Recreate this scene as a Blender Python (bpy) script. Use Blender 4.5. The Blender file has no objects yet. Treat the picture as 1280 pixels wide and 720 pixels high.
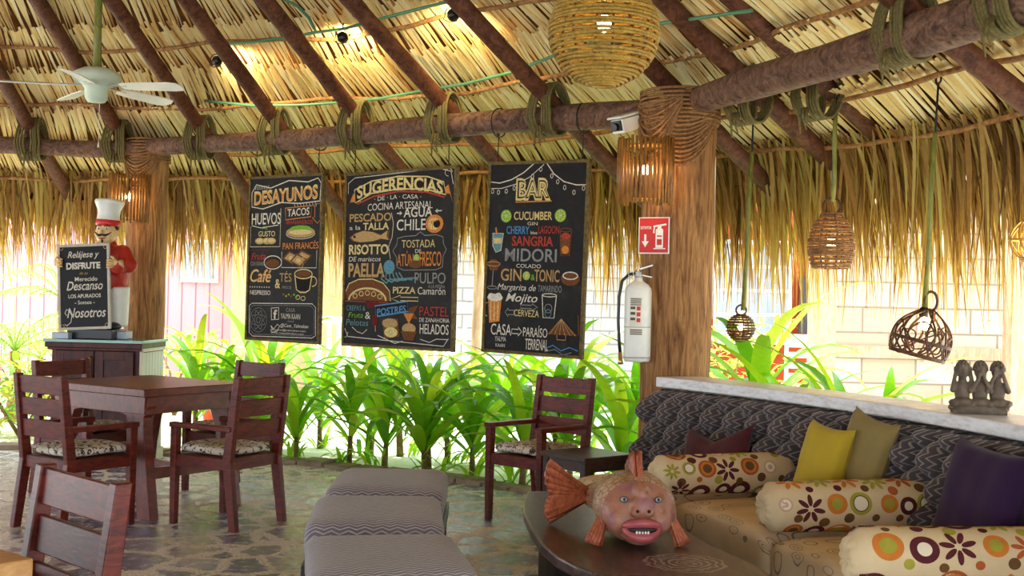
import bpy, bmesh, math, random
from math import sin, cos, pi, radians, sqrt, atan2, hypot
from mathutils import Vector, Matrix, Euler
scene = bpy.context.scene
COL = scene.collection
rnd = random.Random(11)
# ------------------------------------------------------------------ camera
F, PITCH, ROLL, H = 1463.0, 0.0102, 0.0231, 1.39
cam_data = bpy.data.cameras.new('camera')
cam = bpy.data.objects.new('camera', cam_data)
COL.objects.link(cam)
cam_data.sensor_width = 36.0
cam_data.lens = 36.0 * F / 1280.0
cam_data.clip_end = 300
cam.matrix_world = (Matrix.Translation((0, 0, H)) @ Euler((pi / 2 + PITCH, 0, 0)).to_matrix().to_4x4()
                    @ Matrix.Rotation(ROLL, 4, 'Z'))
scene.camera = cam
# ------------------------------------------------------------------ light
world = bpy.data.worlds.new('sky')
scene.world = world
world.use_nodes = True
wn = world.node_tree
wn.nodes['Background'].inputs[0].default_value = (0.80, 0.90, 1.0, 1)
wn.nodes['Background'].inputs[1].default_value = 3.1
sun_d = bpy.data.lights.new('sun', 'SUN')
sun = bpy.data.objects.new('sun', sun_d)
COL.objects.link(sun)
sun_d.energy = 7.0
sun_d.color = (1.0, 0.96, 0.9)
sun_d.angle = radians(0.6)
sun.rotation_euler = Vector((0.30, -0.42, -1.0)).to_track_quat('-Z', 'Y').to_euler()
sun.location = (-3, 14, 12)
vs = scene.view_settings
vs.view_transform = 'Standard'
vs.look = 'None'
vs.gamma = 1.0
vs.use_curve_mapping = False
vs.exposure = 0.8
scene.cycles.max_bounces = 8
scene.cycles.diffuse_bounces = 5
scene.cycles.transparent_max_bounces = 12
scene.cycles.sample_clamp_indirect = 6.0
# ------------------------------------------------------------------ place geometry: points from the measured camera
def ray(px, py):
    X, Y = px - 640.0, py - 360.0
    c, s = cos(ROLL), sin(ROLL)
    a, b = X * c + Y * s, -X * s + Y * c
    c, s = cos(PITCH), sin(PITCH)
    v = Vector((a, F * c + b * s, F * s - b * c))
    return v / v.y
def at(px, py, d):
    v = ray(px, py)
    return Vector((v.x * d, d, H + v.z * d))
def atz(px, py, z):
    v = ray(px, py)
    d = (z - H) / v.z
    return Vector((v.x * d, d, z))
CX, CY, APEX, SLOPE = -4.29, 3.30, 6.62, 0.567       # axis of the round palapa
def pol(r, deg, z=0.0):
    t = radians(deg)
    return Vector((CX + r * cos(t), CY + r * sin(t), z))
def roof_z(r):
    return APEX - SLOPE * r
def ang(x, y):
    return math.degrees(atan2(y - CY, x - CX))
ORD = ['first', 'second', 'third', 'fourth', 'fifth', 'sixth', 'seventh', 'eighth', 'ninth', 'tenth', 'eleventh',
       'twelfth', 'thirteenth', 'fourteenth', 'fifteenth', 'sixteenth', 'seventeenth', 'eighteenth']
# ------------------------------------------------------------------ mesh builder
class MB:
    def __init__(self):
        self.v, self.f, self.m, self.uv, self.t = [], [], [], [], []
        self.M = Matrix.Identity(4)
    def add(self, vs_, fs, m=0, uv=None, tint=0.5):
        b = len(self.v)
        self.v += [tuple(self.M @ Vector(p)) for p in vs_]
        self.uv += (uv if uv else [(0.0, 0.0)] * len(vs_))
        self.t += [tint] * len(vs_)
        for q in fs:
            self.f.append([i + b for i in q])
            self.m.append(m)
        return b
    def box(self, c, s, R=None, m=0, taper=1.0):
        x, y, z = s[0] / 2, s[1] / 2, s[2] / 2
        P = []
        for k, (sx, sy, sz) in enumerate([(-1, -1, -1), (1, -1, -1), (1, 1, -1), (-1, 1, -1), (-1, -1, 1), (1, -1, 1), (1, 1, 1), (-1, 1, 1)]):
            t = taper if sz < 0 else 1.0
            p = Vector((sx * x * t, sy * y * t, sz * z))
            if R is not None:
                p = R @ p
            P.append(p + Vector(c))
        self.add(P, [(3, 2, 1, 0), (4, 5, 6, 7), (0, 1, 5, 4), (1, 2, 6, 5), (2, 3, 7, 6), (3, 0, 4, 7)], m)
    def beam(self, a, b, w, t, up=(0, 0, 1), m=0):
        a, b = Vector(a), Vector(b)
        d = (b - a)
        L = d.length
        z = d.normalized()
        x = Vector(up).cross(z)
        if x.length < 1e-4:
            x = Vector((1, 0, 0))
        x.normalize()
        y = z.cross(x)
        R = Matrix((x, y, z)).transposed()
        self.box((a + b) / 2, (w, t, L), R, m)
    def tube(self, pts, r, n=8, m=0, cap=True, tint=0.5, flat=1.0):
        pts = [Vector(p) for p in pts]
        rr = r if isinstance(r, (list, tuple)) else [r] * len(pts)
        b = []
        up = Vector((0, 0, 1))
        d0 = (pts[1] - pts[0]).normalized()
        if abs(d0.z) > 0.9:
            up = Vector((1, 0, 0))
        x = up.cross(d0).normalized()
        P, UV = [], []
        L = 0
        for i, p in enumerate(pts):
            if i == 0:
                d = pts[1] - pts[0]
            elif i == len(pts) - 1:
                d = pts[i] - pts[i - 1]
            else:
                d = pts[i + 1] - pts[i - 1]
            d.normalize()
            x = (x - d * x.dot(d))
            if x.length < 1e-6:
                x = d.orthogonal()
            x.normalize()
            y = d.cross(x)
            if i:
                L += (p - pts[i - 1]).length
            for k in range(n):
                a = 2 * pi * k / n
                P.append(p + x * cos(a) * rr[i] + y * sin(a) * rr[i] * flat)
                UV.append((k / n, L))
        fs = []
        for i in range(len(pts) - 1):
            for k in range(n):
                fs.append((i * n + k, i * n + (k + 1) % n, (i + 1) * n + (k + 1) % n, (i + 1) * n + k))
        if cap:
            fs.append(tuple(range(n - 1, -1, -1)))
            fs.append(tuple((len(pts) - 1) * n + k for k in range(n)))
        self.add(P, fs, m, UV, tint)
    def ring(self, c, R, r, axis=(0, 0, 1), n=24, k=6, m=0, sx=1.0, sy=1.0, a0=0.0, a1=2 * pi):
        q = Vector(axis).to_track_quat('Z', 'Y')
        full = abs(a1 - a0 - 2 * pi) < 1e-6
        pts = [Vector(c) + q @ Vector((R * sx * cos(a0 + (a1 - a0) * i / n), R * sy * sin(a0 + (a1 - a0) * i / n), 0)) for i in range(n + 1)]
        self.tube(pts, r, k, m, cap=not full)
    def lathe(self, prof, n=20, c=(0, 0, 0), m=0, R=None):
        P, UV, fs = [], [], []
        for j, (r, z) in enumerate(prof):
            for i in range(n):
                a = 2 * pi * i / n
                p = Vector((r * cos(a), r * sin(a), z))
                if R is not None:
                    p = R @ p
                P.append(p + Vector(c))
                UV.append((i / n, z))
        for j in range(len(prof) - 1):
            for i in range(n):
                fs.append((j * n + i, j * n + (i + 1) % n, (j + 1) * n + (i + 1) % n, (j + 1) * n + i))
        fs.append(tuple(range(n - 1, -1, -1)))
        fs.append(tuple((len(prof) - 1) * n + i for i in range(n)))
        self.add(P, fs, m, UV)
    def ball(self, c, r, nu=14, nv=9, m=0, R=None):
        r = r if isinstance(r, (list, tuple)) else (r, r, r)
        P, fs = [], []
        for j in range(1, nv):
            t = pi * j / nv
            for i in range(nu):
                a = 2 * pi * i / nu
                p = Vector((r[0] * sin(t) * cos(a), r[1] * sin(t) * sin(a), r[2] * cos(t)))
                P.append((R @ p if R is not None else p) + Vector(c))
        for q in (Vector((0, 0, r[2])), Vector((0, 0, -r[2]))):
            P.append((R @ q if R is not None else q) + Vector(c))
        for j in range(nv - 2):
            for i in range(nu):
                fs.append((j * nu + i, (j + 1) * nu + i, (j + 1) * nu + (i + 1) % nu, j * nu + (i + 1) % nu))
        a, b = len(P) - 2, len(P) - 1
        for i in range(nu):
            fs.append((a, i, (i + 1) % nu))
            fs.append((b, (nv - 2) * nu + (i + 1) % nu, (nv - 2) * nu + i))
        self.add(P, fs, m)
    def prism(self, pts, z0, z1, m=0):
        n = len(pts)
        P = [(p[0], p[1], z0) for p in pts] + [(p[0], p[1], z1) for p in pts]
        fs = [tuple(range(n - 1, -1, -1)), tuple(range(n, 2 * n))] + [(i, (i + 1) % n, n + (i + 1) % n, n + i) for i in range(n)]
        self.add(P, fs, m)
    def slab(self, pts, y0, y1, m=0):                  # outline in x,z given thickness along y
        n = len(pts)
        P = [(p[0], y0, p[1]) for p in pts] + [(p[0], y1, p[1]) for p in pts]
        fs = [tuple(range(n)), tuple(range(2 * n - 1, n - 1, -1))] + [(i, n + i, n + (i + 1) % n, (i + 1) % n) for i in range(n)]
        self.add(P, fs, m)
    def grid(self, nu, nv, fn, m=0, uvf=None, wrap=False, tint=0.5):
        P, UV, fs = [], [], []
        for j in range(nv + 1):
            for i in range(nu + (0 if wrap else 1)):
                P.append(fn(i / nu, j / nv))
                UV.append(uvf(i / nu, j / nv) if uvf else (i / nu, j / nv))
        W = nu if wrap else nu + 1
        for j in range(nv):
            for i in range(nu):
                i2 = (i + 1) % W if wrap else i + 1
                fs.append((j * W + i, j * W + i2, (j + 1) * W + i2, (j + 1) * W + i))
        self.add(P, fs, m, UV, tint)
def obj(name, mb, mats, parent=None, smooth=False, bevel=0.0, subsurf=0, tint=False, remesh=0.0, smoothit=0):
    me = bpy.data.meshes.new(name)
    me.from_pydata(mb.v, [], mb.f)
    if not isinstance(mats, (list, tuple)):
        mats = [mats]
    for q in mats:
        me.materials.append(q)
    me.polygons.foreach_set('material_index', mb.m)
    if any(u != (0.0, 0.0) for u in mb.uv):
        ul = me.uv_layers.new(name='uv')
        li = [0] * len(me.loops)
        me.loops.foreach_get('vertex_index', li)
        flat = []
        for i in li:
            flat += mb.uv[i]
        ul.data.foreach_set('uv', flat)
    if tint:
        at_ = me.attributes.new('tint', 'FLOAT', 'POINT')
        at_.data.foreach_set('value', mb.t)
    if smooth:
        me.polygons.foreach_set('use_smooth', [True] * len(me.polygons))
    me.update()
    o = bpy.data.objects.new(name, me)
    COL.objects.link(o)
    if parent:
        o.parent = parent
    if remesh:
        r = o.modifiers.new('remesh', 'REMESH')
        r.mode = 'VOXEL'
        r.voxel_size = remesh
        r.use_smooth_shade = True
    if smoothit:
        s = o.modifiers.new('smooth', 'SMOOTH')
        s.iterations = smoothit
        s.factor = 0.5
    if bevel:
        b = o.modifiers.new('bevel', 'BEVEL')
        b.width = bevel
        b.segments = 2
        b.limit_method = 'ANGLE'
    if subsurf:
        s = o.modifiers.new('subdivision', 'SUBSURF')
        s.levels = s.render_levels = subsurf
    return o
def tag(o, label=None, cat=None, group=None, kind=None):
    if label:
        o['label'] = label
    if cat:
        o['category'] = cat
    if group:
        o['group'] = group
    if kind:
        o['kind'] = kind
    return o
def thing(name, label, cat, loc=(0, 0, 0), rz=0.0, group=None):
    o = bpy.data.objects.new(name, None)
    COL.objects.link(o)
    o.empty_display_size = 0.05
    o.location = loc
    o.rotation_euler = (0, 0, rz)
    return tag(o, label, cat, group)
def copy_tree(o, parent=None):
    c = o.copy()
    COL.objects.link(c)
    if parent:
        c.parent = parent
    for ch in list(o.children):
        copy_tree(ch, c)
    return c
# ------------------------------------------------------------------ materials
def lin(c):
    return tuple((x / 12.92 if x <= 0.04045 else ((x + 0.055) / 1.055) ** 2.4) for x in c)
def rgb(r, g, b):
    return lin((r / 255, g / 255, b / 255)) + (1.0,)
class NM:
    def __init__(self, name, rough=0.6, spec=0.4):
        self.mat = bpy.data.materials.new(name)
        self.mat.use_nodes = True
        self.nt = self.mat.node_tree
        self.b = self.nt.nodes['Principled BSDF']
        self.b.inputs['Roughness'].default_value = rough
        self.b.inputs['Specular IOR Level'].default_value = spec
        self.out = self.nt.nodes['Material Output']
    def n(self, t, **kw):
        x = self.nt.nodes.new(t)
        for k, v in kw.items():
            setattr(x, k, v)
        return x
    def link(self, a, b):
        self.nt.links.new(a, b)
    def val(self, sock, v):
        if hasattr(v, 'is_output'):
            self.link(v, sock)
        else:
            sock.default_value = v
    def math(self, op, a, b=0.0, c=0.0):
        x = self.n('ShaderNodeMath', operation=op)
        self.val(x.inputs[0], a)
        self.val(x.inputs[1], b)
        self.val(x.inputs[2], c)
        return x.outputs[0]
    def coord(self, kind='Object', scale=(1, 1, 1), rot=(0, 0, 0)):
        t = self.n('ShaderNodeTexCoord')
        mp = self.n('ShaderNodeMapping')
        mp.inputs['Scale'].default_value = scale
        mp.inputs['Rotation'].default_value = rot
        self.link(t.outputs[kind], mp.inputs[0])
        return mp.outputs[0]
    def noise(self, co, scale=5.0, detail=4.0, rough=0.55, dist=0.0):
        x = self.n('ShaderNodeTexNoise')
        x.inputs['Scale'].default_value = scale
        x.inputs['Detail'].default_value = detail
        x.inputs['Roughness'].default_value = rough
        x.inputs['Distortion'].default_value = dist
        self.link(co, x.inputs['Vector'])
        return x.outputs['Fac']
    def voro(self, co, scale=5.0, feature='F1', rand=1.0):
        x = self.n('ShaderNodeTexVoronoi', feature=feature)
        x.inputs['Scale'].default_value = scale
        x.inputs['Randomness'].default_value = rand
        self.link(co, x.inputs['Vector'])
        return x
    def ramp(self, fac, stops, interp='LINEAR'):
        x = self.n('ShaderNodeValToRGB')
        e = x.color_ramp.elements
        x.color_ramp.interpolation = interp
        while len(e) < len(stops):
            e.new(0.5)
        for k, (p, c) in enumerate(stops):
            e[k].position = p
            e[k].color = c
        self.link(fac, x.inputs[0])
        return x.outputs[0]
    def mix(self, fac, a, b, mode='MIX'):
        x = self.n('ShaderNodeMix', data_type='RGBA', blend_type=mode)
        self.val(x.inputs[0], fac)
        self.val(x.inputs[6], a)
        self.val(x.inputs[7], b)
        return x.outputs[2]
    def base(self, c):
        self.val(self.b.inputs['Base Color'], c)
        return self
    def bump(self, h, strength=0.3, dist=0.01):
        x = self.n('ShaderNodeBump')
        x.inputs['Strength'].default_value = strength
        x.inputs['Distance'].default_value = dist
        self.link(h, x.inputs['Height'])
        self.link(x.outputs[0], self.b.inputs['Normal'])
        return self
    def translucent(self, col, fac=0.4):
        t = self.n('ShaderNodeBsdfTranslucent')
        self.val(t.inputs[0], col)
        m = self.n('ShaderNodeMixShader')
        m.inputs[0].default_value = fac
        self.link(self.b.outputs[0], m.inputs[1])
        self.link(t.outputs[0], m.inputs[2])
        self.link(m.outputs[0], self.out.inputs[0])
        return self
def plain(name, c, rough=0.6, spec=0.4, var=0.12, scale=18.0, metal=0.0, bump=0.0):
    k = NM(name, rough, spec)
    co = k.coord()
    nz = k.noise(co, scale, 4)
    d = tuple(x * (1 - var) for x in c[:3]) + (1,)
    l = tuple(min(1, x * (1 + var)) for x in c[:3]) + (1,)
    k.base(k.ramp(nz, [(0.3, d), (0.7, l)]))
    k.b.inputs['Metallic'].default_value = metal
    if bump:
        k.bump(nz, bump, 0.004)
    return k.mat
def wood(name, dark, light, scale=(3, 3, 30), rough=0.45, spec=0.4, bump=0.15, rot=(0, 0, 0)):
    k = NM(name, rough, spec)
    co = k.coord('Object', scale, rot)
    n1 = k.noise(co, 1.6, 6, 0.6, 1.4)
    n2 = k.noise(co, 7.0, 3, 0.7)
    f = k.math('ADD', k.math('MULTIPLY', n1, 0.7), k.math('MULTIPLY', n2, 0.3))
    k.base(k.ramp(f, [(0.36, dark), (0.64, light)]))
    k.bump(f, bump, 0.004)
    return k.mat
def emit(name, c, s):
    k = NM(name)
    k.base(c)
    k.b.inputs['Emission Color'].default_value = c
    k.b.inputs['Emission Strength'].default_value = s
    return k.mat
def zigzag(name, bg, bg2, line, spacing=0.024, per=0.05, amp=0.9, w=0.36, kind='UV', side=False):
    k = NM(name, 0.75, 0.25)
    t = k.n('ShaderNodeTexCoord')
    sp = k.n('ShaderNodeSeparateXYZ')
    k.link(t.outputs[kind], sp.inputs[0])
    u, v = sp.outputs[0], sp.outputs[1]
    if kind == 'Object':
        v = k.math('ADD', v, sp.outputs[2])
        u = k.math('ADD', u, k.math('MULTIPLY', sp.outputs[1], 0.12))
    wob = k.noise(k.coord(kind), 9.0, 2)
    u = k.math('ADD', u, k.math('MULTIPLY', wob, 0.03))
    pp = k.math('PINGPONG', u, per / 2)
    s = k.math('ADD', v, k.math('MULTIPLY', pp, amp))
    fr = k.math('FRACT', k.math('DIVIDE', s, spacing))
    ln = k.math('LESS_THAN', fr, w)
    nz = k.noise(k.coord(kind), 3.0, 3)
    wear = k.noise(k.coord(kind), 40.0, 3)
    base = k.mix(nz, bg, bg2)
    k.base(k.mix(k.math('MULTIPLY', ln, k.math('ADD', k.math('MULTIPLY', wear, 0.8), 0.25)), base, line))
    k.bump(fr, 0.25, 0.003)
    k.b.inputs['Sheen Weight'].default_value = 0.25
    return k.mat
CHAIR = wood('chair_wood', rgb(62, 18, 12), rgb(122, 46, 30), (6, 6, 22), 0.36, 0.28)
CHAIR_END = wood('chair_wood_bare', rgb(150, 92, 46), rgb(206, 142, 80), (6, 6, 22), 0.5, 0.3)  # chair wood with warm side light put into its colour; not assigned
TABLE = wood('table_wood', rgb(76, 26, 16), rgb(136, 58, 38), (14, 3, 6), 0.35, 0.5)
HONEY = wood('honey_wood', rgb(160, 110, 54), rgb(222, 170, 104), (14, 3, 6), 0.45, 0.4)
CABW = wood('cabinet_wood', rgb(46, 14, 9), rgb(96, 38, 24), (8, 8, 2), 0.4, 0.3)
COFFEE = wood('coffee_table_wood', rgb(46, 32, 28), rgb(86, 62, 54), (16, 3, 16), 0.3, 0.5)
BASEW = wood('dark_base_wood', rgb(38, 36, 40), rgb(66, 62, 66), (6, 6, 20), 0.45)
LOG = wood('log_wood', rgb(64, 42, 32), rgb(138, 104, 84), (9, 9, 9), 0.7, 0.2, 0.5)
RAFT = wood('rafter_wood', rgb(62, 32, 20), rgb(120, 74, 50), (9, 9, 9), 0.6, 0.25, 0.5)
POST = wood('column_wood', rgb(92, 56, 30), rgb(186, 136, 84), (16, 16, 1.3), 0.7, 0.2, 0.4)
STICK = wood('stick_wood', rgb(120, 76, 40), rgb(188, 138, 86), (9, 9, 9), 0.7, 0.2, 0.4)
VINE = wood('vine_wood', rgb(96, 62, 34), rgb(170, 124, 76), (20, 20, 20), 0.6, 0.3, 0.4)
DVINE = wood('dark_vine_wood', rgb(50, 30, 18), rgb(104, 66, 36), (20, 20, 20), 0.5, 0.3, 0.4)
ROPE = plain('rope_fibre', rgb(110, 98, 58), 0.8, 0.2, 0.3, 60, 0, 0.5)
BAMBOO = wood('bamboo_cane', rgb(150, 100, 36), rgb(226, 178, 92), (20, 20, 4), 0.4, 0.4)
GBAMBOO = wood('green_bamboo', rgb(92, 98, 38), rgb(150, 148, 70), (14, 14, 3), 0.4, 0.4)
CORD = plain('black_cord', rgb(24, 20, 18), 0.6)
WHITE = plain('white_paint', rgb(236, 236, 226), 0.35, 0.5, 0.04)
CREAM = plain('cream_paint', rgb(232, 224, 200), 0.5, 0.4, 0.05)
BLACKP = plain('black_plastic', rgb(22, 20, 20), 0.35, 0.5, 0.1)
METAL = plain('brushed_metal', rgb(190, 186, 178), 0.3, 0.5, 0.05, 30, 0.9)
REDP = plain('red_paint', rgb(206, 40, 30), 0.4, 0.4, 0.06)
GOLD = plain('brass', rgb(214, 180, 110), 0.3, 0.5, 0.05, 30, 0.9)
GREENH = plain('green_hose_plastic', rgb(84, 138, 100), 0.4, 0.5, 0.08)
BULB = emit('warm_bulb', (1.0, 0.62, 0.22, 1), 40.0)
# ------------------------------------------------------------------ setting materials
def floor_mat():
    k = NM('flagstone', 0.32, 0.9)
    co = k.coord('Object', (1, 1, 1))
    nz = k.n('ShaderNodeTexNoise')
    nz.inputs['Scale'].default_value = 4.0
    k.link(co, nz.inputs['Vector'])
    mx = k.n('ShaderNodeMix', data_type='RGBA', blend_type='ADD')
    mx.inputs[0].default_value = 0.16
    k.link(co, mx.inputs[6])
    k.link(nz.outputs['Color'], mx.inputs[7])
    v = k.voro(mx.outputs[2], 3.4, 'DISTANCE_TO_EDGE')
    v2 = k.voro(mx.outputs[2], 3.4, 'F1')
    grain = k.noise(co, 42.0, 5, 0.7)
    mort = k.math('LESS_THAN', k.math('ADD', v.outputs['Distance'], k.math('MULTIPLY', k.math('SUBTRACT', grain, 0.5), 0.30)), 0.085)
    sp = k.n('ShaderNodeSeparateColor')
    k.link(v2.outputs['Color'], sp.inputs[0])
    stone = k.ramp(sp.outputs[0], [(0.0, rgb(128, 126, 150)), (0.35, rgb(166, 168, 200)), (0.6, rgb(178, 164, 172)), (0.8, rgb(142, 148, 186)), (1.0, rgb(212, 214, 236))])
    n2 = k.noise(co, 14.0, 6, 0.65)
    stone = k.mix(0.5, stone, k.ramp(n2, [(0.40, rgb(66, 60, 72)), (0.60, rgb(188, 184, 206))]), 'MIX')
    mc = k.ramp(k.noise(co, 60.0, 2), [(0.4, rgb(188, 176, 162)), (0.6, rgb(248, 242, 232))])
    k.base(k.mix(mort, stone, mc))
    k.val(k.b.inputs['Roughness'], k.math('ADD', k.math('MULTIPLY', mort, 0.35), k.math('ADD', k.math('MULTIPLY', n2, 0.30), 0.10)))
    h = k.math('ADD', k.math('MULTIPLY', mort, k.math('MULTIPLY', grain, 1.2)), k.math('MULTIPLY', n2, 0.9))
    k.bump(h, 0.5, 0.02)
    return k.mat
FLOOR = floor_mat()
def tint_mat(name, stops, trans=None, fac=0.35, rough=0.65, spec=0.25):
    k = NM(name, rough, spec)
    a = k.n('ShaderNodeAttribute', attribute_name='tint')
    nz = k.noise(k.coord('Object', (1, 1, 1)), 30.0, 3)
    f = k.math('ADD', a.outputs['Fac'], k.math('MULTIPLY', k.math('SUBTRACT', nz, 0.5), 0.3))
    c = k.ramp(f, stops)
    k.base(c)
    if trans:
        k.translucent(k.mix(1.0, c, trans, 'MULTIPLY'), fac)
    return k.mat
THATCH = tint_mat('palm_thatch', [(0.0, rgb(188, 134, 72)), (0.35, rgb(236, 198, 124)), (0.7, rgb(252, 228, 164)), (1.0, rgb(255, 242, 194))], (1, 0.92, 0.7, 1), 0.15)
BACKING = plain('thatch_backing', rgb(104, 66, 30), 0.9, 0.1, 0.3, 12)
FRINGE = tint_mat('palm_fringe', [(0.0, rgb(98, 68, 34)), (0.4, rgb(176, 132, 70)), (0.7, rgb(208, 176, 100)), (1.0, rgb(204, 190, 104))], (1.0, 0.95, 0.62, 1), 0.40)
def ground_mat():
    k = NM('sandy_ground', 0.9, 0.1)
    co = k.coord('Object')
    n1 = k.noise(co, 0.9, 4)
    n2 = k.noise(co, 22, 4)
    f = k.math('ADD', k.math('MULTIPLY', n1, 0.6), k.math('MULTIPLY', n2, 0.4))
    k.base(k.ramp(f, [(0.35, rgb(206, 202, 176)), (0.5, rgb(224, 220, 206)), (0.65, rgb(232, 230, 224))]))
    k.bump(n2, 0.4, 0.02)
    return k.mat
GROUND = ground_mat()
STONE = plain('curb_stone', rgb(150, 132, 112), 0.75, 0.25, 0.35, 9, 0, 0.7)
def block_mat(name, c1, c2, mortar, sx=1.0, bw=0.6, bh=0.28):
    k = NM(name, 0.85, 0.15)
    co = k.coord('UV')
    b = k.n('ShaderNodeTexBrick')
    b.inputs['Color1'].default_value = c1
    b.inputs['Color2'].default_value = c2
    b.inputs['Mortar'].default_value = mortar
    b.inputs['Scale'].default_value = sx
    b.inputs['Mortar Size'].default_value = 0.012
    b.inputs['Brick Width'].default_value = bw
    b.inputs['Row Height'].default_value = bh
    k.link(co, b.inputs[0])
    nz = k.noise(k.coord('Object'), 6, 5, 0.7)
    st = k.ramp(nz, [(0.60, (1, 1, 1, 1)), (0.72, rgb(176, 164, 140))])
    k.base(k.mix(1.0, b.outputs[0], st, 'MULTIPLY'))
    k.bump(nz, 0.5, 0.02)
    return k.mat
WALLW = block_mat('whitewashed_block', rgb(192, 178, 156), rgb(166, 150, 126), rgb(134, 118, 100))
WALLS = block_mat('grey_stone_block', rgb(172, 172, 168), rgb(146, 144, 138), rgb(124, 120, 114), 1.0, 0.42, 0.17)
def siding(name, c, c2, w=0.11):
    k = NM(name, 0.6, 0.3)
    t = k.n('ShaderNodeTexCoord')
    s = k.n('ShaderNodeSeparateXYZ')
    k.link(t.outputs['UV'], s.inputs[0])
    fr = k.math('FRACT', k.math('DIVIDE', s.outputs[0], w))
    g = k.math('LESS_THAN', fr, 0.1)
    k.base(k.mix(g, c, c2))
    k.bump(k.math('SUBTRACT', 1.0, g), 0.4, 0.01)
    return k.mat
PINK = siding('pink_siding', rgb(206, 150, 156), rgb(150, 100, 110), 0.2)
PALEB = siding('pale_board', rgb(222, 224, 206), rgb(150, 156, 140), 0.07)
# ------------------------------------------------------------------ ground, floor, curb
g = MB()
g.grid(30, 30, lambda u, v: (-30 + 60 * u, -6 + 50 * v, -0.03))
tag(obj('ground', g, GROUND), kind='structure')
fl = MB()
fl.prism([pol(6.78, a)[:2] for a in range(0, 360, 3)], -0.06, 0.0)
tag(obj('floor', fl, FLOOR), kind='structure')
cb = MB()
segs = 70
for i in range(segs):
    a0, a1 = -20 + 150 * i / segs, -20 + 150 * (i + 1) / segs - 0.15
    h = 0.025 + 0.02 * rnd.random()
    ro = 6.98 + 0.07 * rnd.random()
    n = len(cb.v)
    A = [pol(6.76, a0, -0.05), pol(6.76, a1, -0.05), pol(ro, a1, -0.05), pol(ro, a0, -0.05),
         pol(6.77, a0, h), pol(6.77, a1, h), pol(ro - .03, a1, h), pol(ro - .03, a0, h)]
    cb.add(A, [(3, 2, 1, 0), (4, 5, 6, 7), (0, 1, 5, 4), (1, 2, 6, 5), (2, 3, 7, 6), (3, 0, 4, 7)])
tag(obj('trim_1', cb, STONE, bevel=0.01), kind='structure')
# ------------------------------------------------------------------ thatched roof seen from below
A_LO, A_HI = -24.0, 124.0
roof = MB()
roof.grid(120, 12, lambda u, v: pol(0.02 + 7.73 * v, 360 * u, roof_z(0.02 + 7.73 * v) + 0.30), 1)
roof.grid(120, 12, lambda u, v: pol(0.02 + 7.88 * v, 360 * (1 - u), roof_z(0.02 + 7.88 * v) + 0.42), 1)
roof.grid(160, 1, lambda u, v: pol(7.86 - 0.10 * v, 360 * (1 - u), roof_z(7.8) + 0.40 - 0.36 * v), 1)
courses = [(3.3 + 0.43 * k) for k in range(10)]
for ci, r0 in enumerate(courses):
    r1 = r0 + 0.70
    step = 0.0235
    n = int(radians(A_HI - A_LO) * r0 / step)
    for i in range(n):
        a = A_LO + (A_HI - A_LO) * (i + rnd.random() * 0.5) / n
        fan = (7.5 + 4.5 * sin(i * 0.045 + ci * 1.7) + rnd.uniform(-1.6, 1.6)) / r0
        w = rnd.uniform(0.0085, 0.0130)
        tint = min(1, max(0, rnd.gauss(0.6, 0.2)))
        P = []
        rs, re = r0 - 0.05 + rnd.uniform(-.06, .06), r1 + rnd.uniform(-0.16, 0.12)
        bow = rnd.uniform(-0.4, 0.4)
        for q in range(5):
            t = q / 4
            r = rs + (re - rs) * t
            aa = a + fan * t + bow * sin(pi * t) / r0
            ww = w * (1.0 - 0.12 * t if t < 0.75 else 0.42 if t < 0.9 else 0.12)
            zz = roof_z(r) + 0.095 + 0.10 * t + rnd.uniform(0, 0.012)
            c = pol(r, aa, zz)
            tx = Vector((-sin(radians(aa)), cos(radians(aa)), 0)) * ww
            P += [c - tx + Vector((0, 0, 0.006)), c + tx]
        roof.add(P, [(2 * q, 2 * q + 1, 2 * q + 3, 2 * q + 2) for q in range(4)], 0, None, tint)
tag(obj('ceiling', roof, [THATCH, BACKING], tint=True), kind='structure')
# ------------------------------------------------------------------ fringe of the eaves
fr = MB()
def blade(a, r0, z0, out, drop, w, skew, tint, kink):
    P = []
    N = 6
    for q in range(N + 1):
        t = q / N
        r = r0 + out * (1 - (1 - t) ** 2)
        z = z0 - drop * t ** kink
        aa = a + skew * t / r0 * 57.3
        ww = w * (0.55 + 1.2 * t if t < 0.35 else 1.0 * (1.03 - t) / 0.68)
        c = pol(r, aa, z)
        tw = 0.5 * sin(a * 91)
        tx = Vector((-sin(radians(aa + 57 * tw)), cos(radians(aa + 57 * tw)), 0)) * ww
        P += [c - tx, c + tx]
    fr.add(P, [(2 * q, 2 * q + 1, 2 * q + 3, 2 * q + 2) for q in range(N)], 0, None, tint)
nb = 640
for i in range(nb):
    a = A_LO + (A_HI - A_LO) * (i + rnd.random()) / nb
    tint0 = rnd.gauss(0.5, 0.2)
    long_ = rnd.uniform(0.66, 1.0) * (1.0 if 55 < a else 1.22)
    for j in range(13):
        rr = rnd.uniform(7.48, 7.84)
        blade(a + rnd.uniform(-.35, .35), rr, roof_z(rr) + 0.13, rnd.uniform(0.06, 0.36), long_ * rnd.uniform(0.45, 1.08),
              rnd.uniform(0.008, 0.017), rnd.gauss(0, 0.10), min(1, max(0, tint0 + rnd.gauss(0, 0.18))), rnd.uniform(1.1, 1.7))
tag(obj('thatch_fringe', fr, FRINGE, tint=True), 'ragged fringe of dry palm leaves hanging from the eaves', 'thatch', kind='stuff')
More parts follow.
